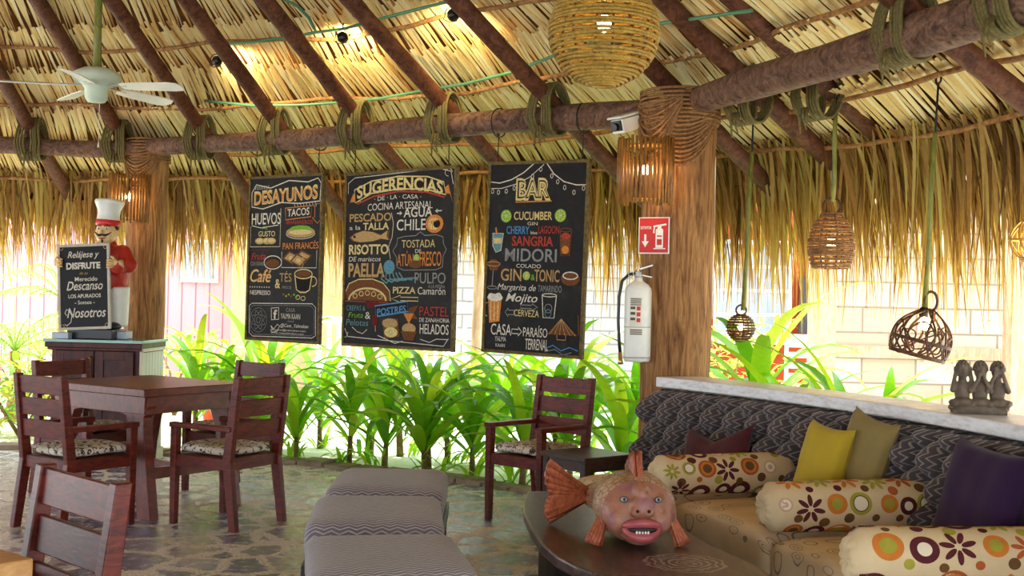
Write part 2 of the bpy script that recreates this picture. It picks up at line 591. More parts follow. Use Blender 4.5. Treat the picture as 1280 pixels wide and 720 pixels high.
# ------------------------------------------------------------------ ring beam, columns, rafters, purlins
P1, P2, P3 = Vector((-3.17, 10.08, 2.62)), Vector((1.04, 7.41, 2.62)), Vector((2.06, 4.45, 2.62))
P0, P4 = Vector((-5.6, 10.15, 2.62)), Vector((2.25, 2.6, 2.62))
def log(name, a, b, ra, rb, mat, label, cat, group=None, wob=0.012, n=14, nseg=14):
    m = MB()
    a, b = Vector(a), Vector(b)
    pts, rr = [], []
    d = (b - a)
    s1, s2 = rnd.random() * 6, rnd.random() * 6
    for i in range(nseg + 1):
        t = i / nseg
        pts.append(Vector((sin(t * 7 + s1) * wob, cos(t * 6 + s2) * wob, sin(t * 9 + s2) * wob)) + d * t)
        rr.append((ra + (rb - ra) * t) * (1 + 0.05 * sin(t * 23 + s1)))
    m.tube(pts, rr, n)
    o = obj(name, m, mat, smooth=True)
    o.location = a
    return tag(o, label, cat, group)
log('ring_beam', P1 + Vector((-.1, .06, 0)), P2 + Vector((.1, -.05, 0)), 0.072, 0.09, LOG, 'long dark ring beam log running above the three chalkboards', 'beam')
log('ring_beam', P2 + Vector((-.02, .12, 0.02)), P3 + (P3 - P2) * 0.45, 0.085, 0.114, LOG, 'thick weathered ring beam log rising to the right above the sofa', 'beam')
log('ring_beam', P0, P1 + Vector((.15, 0, 0)), 0.07, 0.072, LOG, 'short ring beam log at far left behind the ceiling fan', 'beam')
def beam_pt(px):
    k = ray(px, 100).x
    segs_ = [(P1, P2), (P2, P3)] if px > 176 else [(P0, P1)]
    for A, B in segs_:
        d = B - A
        t = (k * A.y - A.x) / (d.x - k * d.y)
        if -0.05 <= t <= 1.25:
            return A + d * t
    return A + d * t
RX = [42, 150, 252, 345, 447, 556, 686, 838, 934, 1020, 1130, 1262]
rafts = []
for i, px in enumerate(RX):
    p = beam_pt(px)
    a = ang(p.x, p.y)
    rb = hypot(p.x - CX, p.y - CY)
    a2 = a
    off = (2.62 + 0.095 + 0.06) - roof_z(rb)
    s, e = pol(0.9, a2, roof_z(0.9) - 0.02), pol(7.72, a2, roof_z(7.72) + off)
    s.z = e.z + (2.775 - e.z) * (7.72 - 0.9) / (7.72 - rb)
    s.z = min(s.z, roof_z(.9) + 0.06)
    rafts.append((a2, rb, p))
    log('rafter', s, e, 0.062, 0.058, RAFT, 'reddish-brown rafter pole under the thatch, %s from the left' % ORD[i], 'rafter', 'rafters of the palapa roof', 0.01, 12, 16)
def lashing(p, a, i):
    t = thing('rope_lashing', 'knotted rope lashing the %s rafter from the left to the ring beam' % ORD[i], 'rope', p, radians(a), 'rope lashings on the ring beam')
    m = MB()
    for s in (-1, 1):
        for k in range(4):
            o = s * 0.070 + k * 0.022 - 0.03 + rnd.uniform(-.004, .004)
            pts = []
            for q in range(25):
                b = 2 * pi * q / 24
                pts.append((0.108 * cos(b) + 0.012, o + s * 0.02 * sin(b) + 0.05 * s * -1 * max(0, sin(b)), 0.03 + (0.215 if sin(b) > 0 else 0.145) * sin(b)))
            m.tube(pts, 0.0105, 6, cap=False)
    obj('coil', m, ROPE, t, smooth=True)
    m = MB()
    for k in range(3):
        m.tube([(-0.1, 0.02 * k - .03, -0.06), (-0.12, 0.03 * k - .05, -0.12), (-0.09, 0.05 * k - .07, -0.17 - 0.02 * k)], [0.011, .01, 0.004], 5)
    obj('loose_end', m, ROPE, t, smooth=True)
for i, (a, rb, p) in enumerate(rafts):
    if i != 7:
        lashing(p, a, i)
PR = [4.85, 5.45, 6.05, 6.68, 7.18, 7.54]
PN = ['highest', 'second highest', 'third highest', 'fourth highest', 'second lowest', 'lowest']
for i, r in enumerate(PR):
    m = MB()
    pts = []
    for q in range(75):
        a = A_LO + (A_HI - A_LO) * q / 74
        rr = r + 0.03 * sin(a * 0.31 + i)
        pts.append(pol(rr, a, roof_z(rr) + (0.115 if i < 4 else 0.075) + 0.008 * sin(a * 0.9)))
    m.tube(pts, 0.016, 7)
    tag(obj('purlin', m, STICK, smooth=True), 'thin stick purlin curving across the rafters, %s ring in the thatch' % PN[i], 'purlin', 'stick purlins under the thatch')
def column(name, p, r0, r1, label):
    t = thing(name, label, 'column', (p.x, p.y, 0))
    m = MB()
    prof = [(r0 * (1.05 - 0.02 * sin(k * 1.7)) + (r1 - r0) * k / 14, 2.62 * k / 14) for k in range(15)]
    m.lathe(prof, 28)
    obj('trunk', m, POST, t, smooth=True)
    return t
COLR = column('column', P2, 0.205, 0.222, 'thick tree-trunk column with a fire extinguisher, beside the tufted sofa')
COLL = column('column', P1 + Vector((-.02, .1, 0)), 0.16, 0.165, 'tree-trunk column behind the chef figure and dark cabinet')
m = MB()
m.tube([(.205, -.06, 2.38), (.222, -.04, 2.30), (.224, -.03, 1.9), (.222, -.03, 1.3)], .006, 6)
obj('cable', m, WHITE, COLR, smooth=True)
def rope_fan(parent, r, zc, n, a0, a1, thick):
    m = MB()
    for k in range(n):
        dep = 0.36 * (k + 1) / n
        pts = []
        for q in range(19):
            t = q / 18
            aa = radians(a0 + (a1 - a0) * t)
            z = zc - dep * sin(pi * t) + 0.12 * (1 - k / n) * 0.4
            R = r + 0.012 + 0.006 * (k % 3)
            pts.append((R * cos(aa), R * sin(aa), z))
        m.tube(pts, thick, 5)
    for k in range(8):
        m.ring((0, 0, zc - 0.08 + k * 0.026), r + 0.014, thick, n=26, k=5)
    obj('rope_binding', m, VINE, parent, smooth=True)
rope_fan(COLR, 0.224, 2.60, 15, -168, -25, 0.010)
rope_fan(COLR, 0.236, 2.62, 10, -190, -95, 0.010)
rope_fan(COLL, 0.168, 2.60, 13, -170, -40, 0.010)
m = MB()
for k in range(4):
    m.ring((0, 0, 0.17 + k * 0.024), 0.222, 0.013, n=28, k=6)
obj('rope_band', m, VINE, COLR, smooth=True)
# ------------------------------------------------------------------ low wall and ledge behind the sofa
S_LO, S_HI = -6.0, 36.3
def arc_block(m, r0, r1, z0, z1, a0=S_LO, a1=S_HI, n=40, mi=0):
    P, UV = [], []
    for i in range(n + 1):
        a = a0 + (a1 - a0) * i / n
        for r, z in ((r0, z0), (r1, z0), (r1, z1), (r0, z1)):
            P.append(pol(r, a, z))
            UV.append((radians(a) * 6, z))
    fs = []
    for i in range(n):
        for k in range(4):
            fs.append((4 * i + k, 4 * i + (k + 1) % 4, 4 * i + 4 + (k + 1) % 4, 4 * i + 4 + k))
    fs += [(3, 2, 1, 0), (4 * n, 4 * n + 1, 4 * n + 2, 4 * n + 3)]
    m.add(P, [tuple(reversed(f)) for f in fs], mi, UV)
m = MB()
arc_block(m, 6.48, 6.66, -0.03, 0.885)
tag(obj('wall_right', m, WALLW), kind='structure')
def ledge_mat():
    k = NM('ledge_plaster', 0.3, 0.5)
    co = k.coord('Object', (6, 6, 20))
    nz = k.noise(co, 2.0, 5, 0.7)
    k.base(k.ramp(nz, [(0.35, rgb(206, 200, 196)), (0.5, rgb(230, 228, 228)), (0.65, rgb(242, 240, 240))]))
    k.bump(nz, 0.2, 0.004)
    return k.mat
m = MB()
arc_block(m, 6.42, 6.72, 0.885, 0.945)
tag(obj('trim_2', m, ledge_mat(), bevel=0.006), kind='structure')
# ------------------------------------------------------------------ buildings beyond the garden
def uvwall(m, x0, x1, y, z0, z1, thick=0.2, mi=0):
    P = [(x0, y, z0), (x1, y, z0), (x1, y, z1), (x0, y, z1), (x0, y + thick, z0), (x1, y + thick, z0), (x1, y + thick, z1), (x0, y + thick, z1)]
    UV = [(x0, z0), (x1, z0), (x1, z1), (x0, z1)] * 2
    m.add(P, [(0, 1, 2, 3), (5, 4, 7, 6), (4, 0, 3, 7), (1, 5, 6, 2), (3, 2, 6, 7), (4, 5, 1, 0)], mi, UV)
def panel(name, parent, mat, x0, x1, y, z0, z1, thick=0.2, bevel=0.0):
    m = MB()
    uvwall(m, x0, x1, y, z0, z1, thick)
    return obj(name, m, mat, parent, bevel=bevel)
def X(px, d):
    return ray(px, 360).x * d
def Z(px, py, d):
    return at(px, py, d).z
BEIGE = plain('beige_plaster', rgb(186, 160, 116), 0.85, 0.1, 0.1, 3)
ORANGE = plain('terracotta_plaster', rgb(164, 70, 42), 0.85, 0.1, 0.1, 3)
GLASS = plain('pale_glass', rgb(150, 162, 174), 0.15, 0.6, 0.15, 3)
DARKG = plain('dark_glass', rgb(48, 52, 62), 0.2, 0.6, 0.15, 3)
PALEW = wood('pale_post_wood', rgb(158, 126, 96), rgb(196, 166, 136), (8, 8, 2), 0.8, 0.2)
t = thing('cabin', 'pink wooden cabin with a small white window, left behind the plants', 'building', (0, 0, 0))
panel('wall', t, PINK, -8.6, X(291, 17), 17.0, -0.03, 4.2)
w = panel('window', t, WHITE, X(226, 17), X(273, 17), 16.95, Z(250, 353, 17), Z(250, 300, 17), 0.04)
m = MB()
for k in range(2):
    xa = X(230 + 21 * k, 17)
    uvwall(m, xa, X(248 + 21 * k, 17), 16.935, Z(250, 348, 17), Z(250, 303, 17), 0.02)
obj('pane', m, GLASS, w)
t = thing('house', 'beige house with a white balcony rail behind the chalkboards', 'building', (0, 0, 0))
panel('wall', t, BEIGE, X(291, 16.6), X(560, 16.6), 16.6, -0.03, 4.2)
panel('pillar', t, BEIGE, X(290, 15.6), X(312, 15.6), 15.6, -0.03, 3.6, 0.35)
m = MB()
for k in range(16):
    xx = X(398, 14.5) + k * 0.12
    uvwall(m, xx, xx + 0.05, 14.5, 0.6, 1.05, 0.05)
uvwall(m, X(396, 14.5), X(560, 14.5), 14.48, 1.05, 1.13, 0.1)
uvwall(m, X(396, 14.5), X(560, 14.5), 14.48, 0.55, 0.62, 0.1)
uvwall(m, X(396, 14.5), X(560, 14.5), 14.6, -0.03, 0.56, 0.1)
obj('balcony_rail', m, WHITE, t)
t = thing('stone_wall', 'grey stone garden wall seen right of the bar chalkboard', 'wall')
panel('masonry', t, WALLS, X(566, 15), X(860, 15), 15.0, -0.03, 3.0, 0.3)
panel('coping', t, STONE, X(564, 15), X(862, 15), 14.96, 3.0, 3.1, 0.4)
log('garden_post', (X(597, 11.5), 11.5, -0.05), (X(603, 11.5), 11.5, 2.9), 0.06, 0.055, PALEW, 'slender pale post standing behind the plants left of the bar chalkboard', 'post')
t = thing('terracotta_house', 'terracotta house with lattice window and white sill, right of the column', 'building')
panel('wall', t, ORANGE, X(862, 16), X(1030, 16), 16.0, -0.03, 4.0)
w = panel('window', t, WHITE, X(893, 15.9), X(990, 15.9), 15.9, Z(940, 425, 15.9), Z(940, 300, 15.9), 0.06)
m = MB()
for i in range(5):
    for j in range(4):
        xa, xb = X(896 + 18.6 * i, 15.88), X(912 + 18.6 * i, 15.88)
        za = Z(940, 421 - 30 * j, 15.88)
        uvwall(m, xa, xb, 15.88, za, za + 0.28, 0.03)
obj('pane', m, GLASS, w)
d = panel('door', t, DARKG, X(999, 15.9), X(1016, 15.9), 15.88, Z(1000, 416, 15.9), Z(1000, 345, 15.9), 0.06)
panel('sill', t, WHITE, X(880, 15.6), X(1030, 15.6), 15.6, Z(940, 430, 15.6), Z(940, 417, 15.6), 0.3)
t = thing('garden_chair', 'white slatted garden chair outside the terracotta house', 'chair', (X(1003, 14.5), 14.5, -0.03))
m = MB()
for k in range(4):
    m.box((0, 0, 0.95 - 0.13 * k), (0.34, 0.03, 0.07))
obj('backrest', m, WHITE, t, bevel=0.004)
for sx in (-1, 1):
    m = MB()
    m.box((sx * 0.18, 0.0, 0.5), (0.04, 0.04, 1.0))
    obj('leg', m, WHITE, t)
    m = MB()
    m.box((sx * 0.18, -0.4, 0.22), (0.04, 0.04, 0.44))
    obj('leg', m, WHITE, t)
m = MB()
m.box((0, -0.2, 0.45), (0.42, 0.44, 0.04))
obj('seat', m, WHITE, t, bevel=0.004)
t = thing('block_wall', 'whitewashed block wall with a timber band behind the sofa ledge', 'wall')
panel('masonry', t, WALLW, X(1030, 13), 9.5, 13.0, -0.03, 3.4, 0.3)
panel('timber_band', t, PALEW, X(1035, 12.95), 9.5, 12.94, Z(1150, 449, 12.9), Z(1150, 434, 12.9), 0.08)
m = MB()
m.box((0, 0, 1.6), (0.24, 0.24, 3.3))
tag(obj('garden_post', m, PALEW, bevel=0.01), 'square pale timber post behind the oval lantern', 'post').location = (X(1028, 12.2), 12.2, -0.03)
m = MB()
m.box((0, 0, 1.6), (0.24, 0.24, 3.3))
tag(obj('garden_post', m, PALEW, bevel=0.01), 'square pale timber post behind the stone figures, at right edge', 'post').location = (X(1274, 12.2), 12.2, -0.03)
# ------------------------------------------------------------------ chairs
CW, CD, CHB, CHA, LEAN, RAKE = 0.48, 0.47, 0.90, 0.61, 0.055, 0.05
def make_chair(label):
    t = thing('dining_chair', label, 'chair')
    x = CW / 2 - 0.024
    for s in (-1, 1):
        m = MB()                                    # rear leg runs on up as the back post
        prof = [(-CD / 2 - RAKE, 0.0), (-CD / 2, 0.40), (-CD / 2 - LEAN, CHB)]
        P = []
        for (y, z), dd in zip(prof, (0.05, 0.062, 0.045)):
            P += [(s * x - 0.02, y, z), (s * x + 0.02, y, z), (s * x + 0.02, y + dd, z), (s * x - 0.02, y + dd, z)]
        fs = [(3, 2, 1, 0), (8, 9, 10, 11)]
        for j in (0, 4):
            fs += [(j + k, j + (k + 1) % 4, j + 4 + (k + 1) % 4, j + 4 + k) for k in range(4)]
        m.add(P, fs)
        obj('rear_leg', m, CHAIR, t, bevel=0.004)
        m = MB()
        m.box((s * x, CD / 2 - 0.024, CHA / 2 - 0.015), (0.046, 0.05, CHA - 0.03), None, 0, 0.8)
        obj('front_leg', m, CHAIR, t, bevel=0.004)
        m = MB()
        m.beam((s * x, CD / 2 + 0.004, CHA - 0.014), (s * x, -CD / 2 - 0.01, CHA - 0.026), 0.056, 0.03, (1, 0, 0))
        m = MB()
        m.box((s * x, 0.005, CHA - 0.015), (0.056, CD + 0.01, 0.03))
        obj('armrest', m, CHAIR, t, bevel=0.005)
        m = MB()
        m.box((s * x, 0.0, 0.385), (0.03, CD - 0.06, 0.07))
        obj('seat_rail', m, CHAIR, t, bevel=0.003)
    m = MB()
    m.box((0, CD / 2 - 0.025, 0.385), (CW - 0.08, 0.03, 0.07))
    obj('seat_rail', m, CHAIR, t, bevel=0.003)
    m = MB()
    m.box((0, -CD / 2 + 0.03, 0.385), (CW - 0.08, 0.03, 0.07))
    obj('seat_rail', m, CHAIR, t, bevel=0.003)
    m = MB()
    m.box((0, 0.0, 0.41), (CW - 0.10, CD - 0.05, 0.024))
    obj('seat', m, CHAIR, t, bevel=0.003)
    for k in range(3):
        z = CHB - 0.06 - 0.128 * k
        y = -CD / 2 - LEAN * (z - 0.40) / (CHB - 0.40) + 0.024
        m = MB()
        m.box((0, y, z), (CW - 0.085, 0.022, 0.102), Matrix.Rotation(0.11, 3, 'X'))
        obj('back_slat', m, CHAIR, t, bevel=0.004)
    return t
def cushion_mat():
    k = NM('leaf_print_fabric', 0.85, 0.15)
    co = k.coord('Object', (1, 1, 1))
    w = k.n('ShaderNodeTexWave', wave_type='BANDS', bands_direction='DIAGONAL')
    w.inputs['Scale'].default_value = 9.0
    w.inputs['Distortion'].default_value = 9.0
    w.inputs['Detail'].default_value = 2.0
    w.inputs['Detail Scale'].default_value = 3.2
    k.link(co, w.inputs[0])
    n2 = k.noise(co, 16, 2)
    ln = k.math('GREATER_THAN', w.outputs['Fac'], 0.80)
    ln = k.math('MULTIPLY', ln, k.math('GREATER_THAN', n2, 0.44))
    bg = k.ramp(k.noise(co, 5, 2), [(0.3, rgb(196, 182, 158)), (0.7, rgb(226, 218, 204))])
    k.base(k.mix(ln, bg, rgb(74, 62, 46)))
    k.bump(k.noise(co, 60, 2), 0.15, 0.003)
    return k.mat
CUSH = cushion_mat()
def make_cushion(label):
    m = MB()
    def fn(u, v):
        a, b = u * 2 * pi, (v - 0.5) * pi
        ex = 0.35
        sg = lambda q, e: (abs(q) ** e) * (1 if q >= 0 else -1)
        cb = sg(cos(b), 0.5)
        return (0.205 * cb * sg(cos(a), ex), 0.215 * cb * sg(sin(a), ex), 0.035 + 0.033 * sg(sin(b), 0.75) + 0.004 * sin(5 * a))
    m.grid(40, 12, fn, wrap=True)
    o = obj('seat_cushion', m, CUSH, smooth=True)
    return tag(o, label, 'cushion', 'leaf-print seat cushions')
chair0 = cush0 = None
def chair(x, y, yaw, label, clabel):
    global chair0, cush0
    if chair0 is None:
        chair0, cush0 = make_chair(label), make_cushion(clabel)
        c, q = chair0, cush0
    else:
        c, q = copy_tree(chair0), copy_tree(cush0)
    c['label'] = label
    q['label'] = clabel
    c['group'] = 'slat-back wooden armchairs'
    c.location = (x, y, 0)
    c.rotation_euler = (0, 0, yaw)
    f = Vector((-sin(yaw), cos(yaw), 0)) * 0.012
    q.location = (x + f.x, y + f.y, 0.422)
    q.rotation_euler = (0, 0, yaw)
    return c
chair(-2.541, 6.935, -0.61, 'wooden armchair at the left of the square table, seen from behind', 'leaf-print cushion on the armchair left of the square table')
chair(-1.713, 7.14, 1.079, 'wooden armchair in front of the square table at its right, back to the plants', 'leaf-print cushion on the armchair right of the square table')
chair(0.186, 7.456, 2.397, 'lone wooden armchair before the plants beside the column', 'leaf-print cushion on the lone armchair by the column')
chair(-1.33, 2.96, 2.372, 'nearest wooden armchair, bottom left, only its slatted back in view', 'leaf-print cushion on the nearest armchair, hidden below its back')
chair(-1.97, 8.30, pi - 0.61, 'wooden armchair on the far right side of the square table, facing us', 'leaf-print cushion on the far right armchair behind the square table')
chair(-2.92, 8.10, 1.079 + pi, 'wooden armchair on the far left side of the square table before the cabinet', 'leaf-print cushion on the far left armchair near the cabinet')
# ------------------------------------------------------------------ tables
def table(name, label, loc, yaw, sx, sy, mat, top=0.80):
    t = thing(name, label, 'table', loc, yaw)
    m = MB()
    m.box((0, 0, top - 0.025), (sx, sy, 0.05))
    obj('tabletop', m, mat, t, bevel=0.006)
    for s in (-1, 1):
        m = MB()
        m.box((0, s * (sy / 2 - 0.06), top - 0.105), (sx - 0.1, 0.03, 0.11))
        obj('apron', m, mat, t, bevel=0.003)
        m = MB()
        m.box((s * (sx / 2 - 0.06), 0, top - 0.105), (0.03, sy - 0.15, 0.11))
        obj('apron', m, mat, t, bevel=0.003)
    for ax in (-1, 1):
        for ay in (-1, 1):
            m = MB()
            # board leg: scrolled bracket at the top, tapering and splaying to the foot
            pr = [(-0.30, top - 0.055), (0.0, top - 0.055), (0.0, top - 0.11), (-0.012, top - 0.135), (-0.008, top - 0.16), (-0.035, top - 0.18), (-0.030, top - 0.30),
                  (0.0, 0.30), (0.045, 0.0), (-0.075, 0.0), (-0.115, 0.35), (-0.150, top - 0.28), (-0.20, top - 0.175), (-0.30, top - 0.155)]
            pts = [(p[0] * ax + ax * (sx / 2 - 0.035), p[1]) for p in pr]
            if ax < 0:
                pts.reverse()
            yc = ay * (sy / 2 - 0.09)
            m.slab(pts, yc - 0.035, yc + 0.035)
            obj('leg', m, mat, t, bevel=0.004)
    m = MB()
    for s in (-1, 1):
        m.box((s * (sx / 2 - 0.085), 0, 0.27), (0.035, sy - 0.25, 0.07))
    m.box((0, 0, 0.27), (sx - 0.2, 0.05, 0.06))
    obj('stretcher', m, mat, t, bevel=0.003)
    return t
table('dining_table', 'dark square wooden dining table ringed by four armchairs', (-2.37, 7.68, 0), radians(-33), 0.97, 0.86, TABLE)
E1, E2 = Vector((-0.79, 0.62, 0)).normalized(), Vector((-0.62, -0.79, 0)).normalized()
cc = Vector((-1.035, 2.575, 0)) + E1 * 0.44 + E2 * 0.44
table('dining_table', 'honey-coloured wooden table, only its corner showing at bottom left', (cc.x, cc.y, 0), atan2(-E1.y, -E1.x), 0.88, 0.88, HONEY)
# ------------------------------------------------------------------ cabinet
CZ = 1.0
cabx0, cabx1 = X(58, 9.25), X(181, 9.25)
t = CAB = thing('cabinet', 'dark two-door cabinet with pale boarded side carrying the chef figure', 'cabinet', ((cabx0 + cabx1) / 2, 9.25, 0), radians(-2))
cw = cabx1 - cabx0
m = MB()
m.box((0, 0.30, 0.48), (cw - 0.07, 0.52, 0.96))
obj('carcass', m, CABW, t, bevel=0.004)
m = MB()
m.box((0, 0.28, CZ - 0.012), (cw + 0.02, 0.62, 0.024))
obj('top_sheet', m, plain('green_top', rgb(116, 162, 146), 0.12, 0.6, 0.08), t, bevel=0.003)
m = MB()
m.box((0, 0.27, CZ - 0.045), (cw, 0.58, 0.042))
m.box((0, 0.275, CZ - 0.075), (cw - 0.03, 0.56, 0.022))
obj('cornice', m, CABW, t, bevel=0.005)
for s in (-1, 1):
    m = MB()
    w2 = (cw - 0.16) / 2
    cxd = s * (w2 / 2 + 0.004)
    m.box((cxd, 0.030, 0.49), (w2, 0.022, 0.84))
    for q in (-1, 1):
        m.box((cxd + q * (w2 / 2 - 0.035), 0.016, 0.49), (0.07, 0.014, 0.84))
        m.box((cxd, 0.016, 0.49 + q * 0.385), (w2 - 0.14, 0.014, 0.07))
    d = obj('door', m, CABW, t, bevel=0.003)
    if s < 0:
        m = MB()
        m.tube([(-0.025, 0.008, 0.70), (-0.025, -0.022, 0.715), (-0.028, -0.03, 0.76), (-0.028, -0.03, 0.81), (-0.025, -0.02, 0.85), (-0.025, 0.008, 0.86)], 0.012, 7)
        h = obj('handle', m, GOLD, d, smooth=True)
m = MB()
xs = cw / 2 - 0.03
P = [(xs, 0.05, 0.10), (xs, 0.55, 0.10), (xs, 0.55, 0.90), (xs, 0.05, 0.90)]
P2_ = [(xs + 0.012, p[1], p[2]) for p in P]
m.add(P + P2_, [(3, 2, 1, 0), (4, 5, 6, 7), (0, 1, 5, 4), (1, 2, 6, 5), (2, 3, 7, 6), (3, 0, 4, 7)], 0, [(p[1], p[2]) for p in P] * 2)
obj('side_panel', m, PALEB, t)
m = MB()
m.box((xs + 0.01, 0.3, 0.05), (0.03, 0.54, 0.10))
m.box((xs + 0.008, 0.3, 0.925), (0.024, 0.54, 0.035))
m.box((xs + 0.008, 0.045, 0.5), (0.024, 0.03, 0.86))
obj('side_trim', m, CREAM, t, bevel=0.003)
# ------------------------------------------------------------------ chalk work helpers
_layer = [0]
class Ink:
    """flat chalk shapes and letters in board units: x across, z up, on the front face y = y0"""
    def __init__(self, w, h, y0, fx=None):
        self.w, self.h, self.y0, self.mb, self.n = w, h, y0, MB(), 0
    def p(self, u, v):
        return ((u - 0.5) * self.w, (1 - v) * self.h)
    def lay(self):
        self.n += 1
        return self.y0 - 0.0006 - 0.00003 * self.n
    def fill(self, pts, m):
        y = self.lay()
        q = [self.p(*a) for a in pts]
        area = sum(q[i][0] * q[(i + 1) % len(q)][1] - q[(i + 1) % len(q)][0] * q[i][1] for i in range(len(q)))
        if area < 0:
            q.reverse()
        self.mb.add([(a, y, b) for a, b in q], [tuple(range(len(q)))], m)
    def line(self, pts, m, w=0.006, close=False):
        y = self.lay()
        q = [Vector(self.p(*a)) for a in pts]
        if close:
            q.append(q[0])
        P = []
        for i in range(len(q)):
            d = (q[min(i + 1, len(q) - 1)] - q[max(i - 1, 0)])
            if close and i in (0, len(q) - 1):
                d = q[1] - q[-2]
            d = d.normalized() if d.length > 0 else Vector((1, 0))
            n = Vector((-d.y, d.x)) * w / 2
            P += [(q[i].x + n.x, y, q[i].y + n.y), (q[i].x - n.x, y, q[i].y - n.y)]
        self.mb.add(P, [(2 * i, 2 * i + 1, 2 * i + 3, 2 * i + 2) for i in range(len(q) - 1)], m)
    def ell(self, u, v, ru, rv, m, fill=True, w=0.006, a0=0, a1=360, n=22):
        full = a1 - a0 >= 360
        pts = [(u + ru * cos(radians(a0 + (a1 - a0) * k / n)), v - rv * sin(radians(a0 + (a1 - a0) * k / n))) for k in range(n + (0 if full else 1))]
        if fill:
            self.fill(pts, m)
        else:
            self.line(pts, m, w, close=full)
    def text(self, s, u0, v0, u1, v1, m, bold=0.0, shear=0.0, tilt=0.0, arch=0.0):
        cu = bpy.data.curves.new('lettering', 'FONT')
        cu.body = s
        cu.offset = bold
        cu.shear = shear
        cu.resolution_u = 3
        ob = bpy.data.objects.new('lettering', cu)
        me = bpy.data.meshes.new_from_object(ob)
        V = [q.co.copy() for q in me.vertices]
        if V:
            x0, x1 = min(q.x for q in V), max(q.x for q in V)
            y0, y1 = min(q.y for q in V), max(q.y for q in V)
            y = self.lay()
            P = []
            for q in V:
                a = (q.x - x0) / max(1e-6, x1 - x0)
                b = (q.y - y0) / max(1e-6, y1 - y0)
                u = u0 + (u1 - u0) * a
                v = v1 + (v0 - v1) * b + tilt * (a - 0.5) - arch * (1 - (2 * a - 1) ** 2)
                xx, zz = self.p(u, v)
                P.append((xx, y, zz))
            self.mb.add(P, [tuple(f.vertices) for f in me.polygons], m)
        bpy.data.meshes.remove(me)
        bpy.data.objects.remove(ob)
        bpy.data.curves.remove(cu)
    def outlined(self, s, u0, v0, u1, v1, mo, mi, bold=0.03, **k):
        self.text(s, u0, v0, u1, v1, mo, bold=bold, **k)
        du, dv = (u1 - u0) * 0.008, (v1 - v0) * 0.12
        self.text(s, u0 + du, v0 + dv, u1 - du, v1 - dv, mi, bold=-0.004, **k)
    def arrow(self, u, v, L, hgt, m, right=True):
        s = 1 if right else -1
        a = L / 2
        self.line([(u - s * a, v - hgt * .25), (u + s * a * .3, v - hgt * .25), (u + s * a * .3, v - hgt * .5), (u + s * a, v), (u + s * a * .3, v + hgt * .5), (u + s * a * .3, v + hgt * .25), (u - s * a, v + hgt * .25)], m, 0.006, close=True)
def chalk(name, c):
    k = NM(name, 0.9, 0.1)
    nz = k.noise(k.coord('Object'), 90, 3)
    d = tuple(x * 0.62 for x in c[:3]) + (1,)
    k.base(k.ramp(nz, [(0.35, d), (0.6, c)]))
    return k.mat
CK = [chalk('chalk_white', rgb(232, 224, 204)), chalk('chalk_cream', rgb(228, 206, 140)), chalk('chalk_orange', rgb(222, 140, 66)), chalk('chalk_red', rgb(180, 72, 58)),
      chalk('chalk_green', rgb(126, 186, 62)), chalk('chalk_blue', rgb(92, 150, 196)), chalk('chalk_grey', rgb(150, 150, 146)), chalk('chalk_brown', rgb(120, 78, 48)), chalk('chalk_dark', rgb(44, 40, 38)),
      chalk('chalk_tan', rgb(196, 160, 106)), chalk('chalk_teal', rgb(110, 150, 150)), chalk('chalk_dark_red', rgb(112, 42, 36))]
W_, C_, O_, R_, G_, B_, Y_, N_, K_, T_, E_, D_ = range(12)
def slate_mat():
    k = NM('slate', 0.6, 0.2)
    n1 = k.noise(k.coord('Object', (3, 3, 3)), 2.0, 6, 0.7, 0.6)
    k.base(k.ramp(n1, [(0.3, rgb(18, 16, 16)), (0.55, rgb(31, 28, 27)), (0.75, rgb(52, 47, 45))]))
    return k.mat
SLATE = slate_mat()
FRAMEW = wood('board_frame_wood', rgb(70, 56, 30), rgb(128, 108, 62), (12, 12, 12), 0.7, 0.2)
def chalkboard(label, x, y, yaw, w, zt, tilt, h, draw):
    z0 = zt - h
    x, y = x + h * sin(tilt) * cos(yaw), y + h * sin(tilt) * sin(yaw)
    t = thing('chalkboard', label, 'chalkboard', (x, y, z0), yaw, None)
    t.rotation_euler = (0, -tilt, yaw)
    m = MB()
    m.box((0, 0.0, h / 2), (w - 0.02, 0.02, h - 0.02))
    obj('slate_panel', m, SLATE, t)
    m = MB()
    for s in (-1, 1):
        m.box((s * (w / 2 - 0.011), 0, h / 2), (0.022, 0.036, h))
        m.box((0, 0, h / 2 + s * (h / 2 - 0.011)), (w, 0.034, 0.022))
    obj('frame', m, FRAMEW, t, bevel=0.003)
    ink = Ink(w, h, -0.0105)
    draw(ink)
    obj('chalk_drawing', ink.mb, CK, t)
    m = MB()
    for s in (-0.42, 0.42):
        m.tube([(s * w, 0, h - 0.01), (s * w * 1.0, 0.0, 2.70 - z0)], 0.004, 5)
        m.ring((s * w, 0.0, 2.62 - z0), 0.10, 0.005, (1, 0, 0), 20, 5)
        m.tube([(s * w + .02, 0, h - 0.01), (s * w - .03, 0.0, h + 0.07)], 0.003, 5)
    obj('hanging_wire', m, CORD, t)
    return t
def drink(k, u, v, w, hgt, m, liquid=None):
    k.line([(u - w / 2, v - hgt / 2), (u - w * .38, v + hgt / 2), (u + w * .38, v + hgt / 2), (u + w / 2, v - hgt / 2)], m, 0.007)
    if liquid is not None:
        k.fill([(u - w * .42, v - hgt * .3), (u - w * .33, v + hgt * .45), (u + w * .33, v + hgt * .45), (u + w * .42, v - hgt * .3)], liquid)
    k.ell(u, v - hgt / 2, w / 2, hgt * .07, m, False, 0.006)
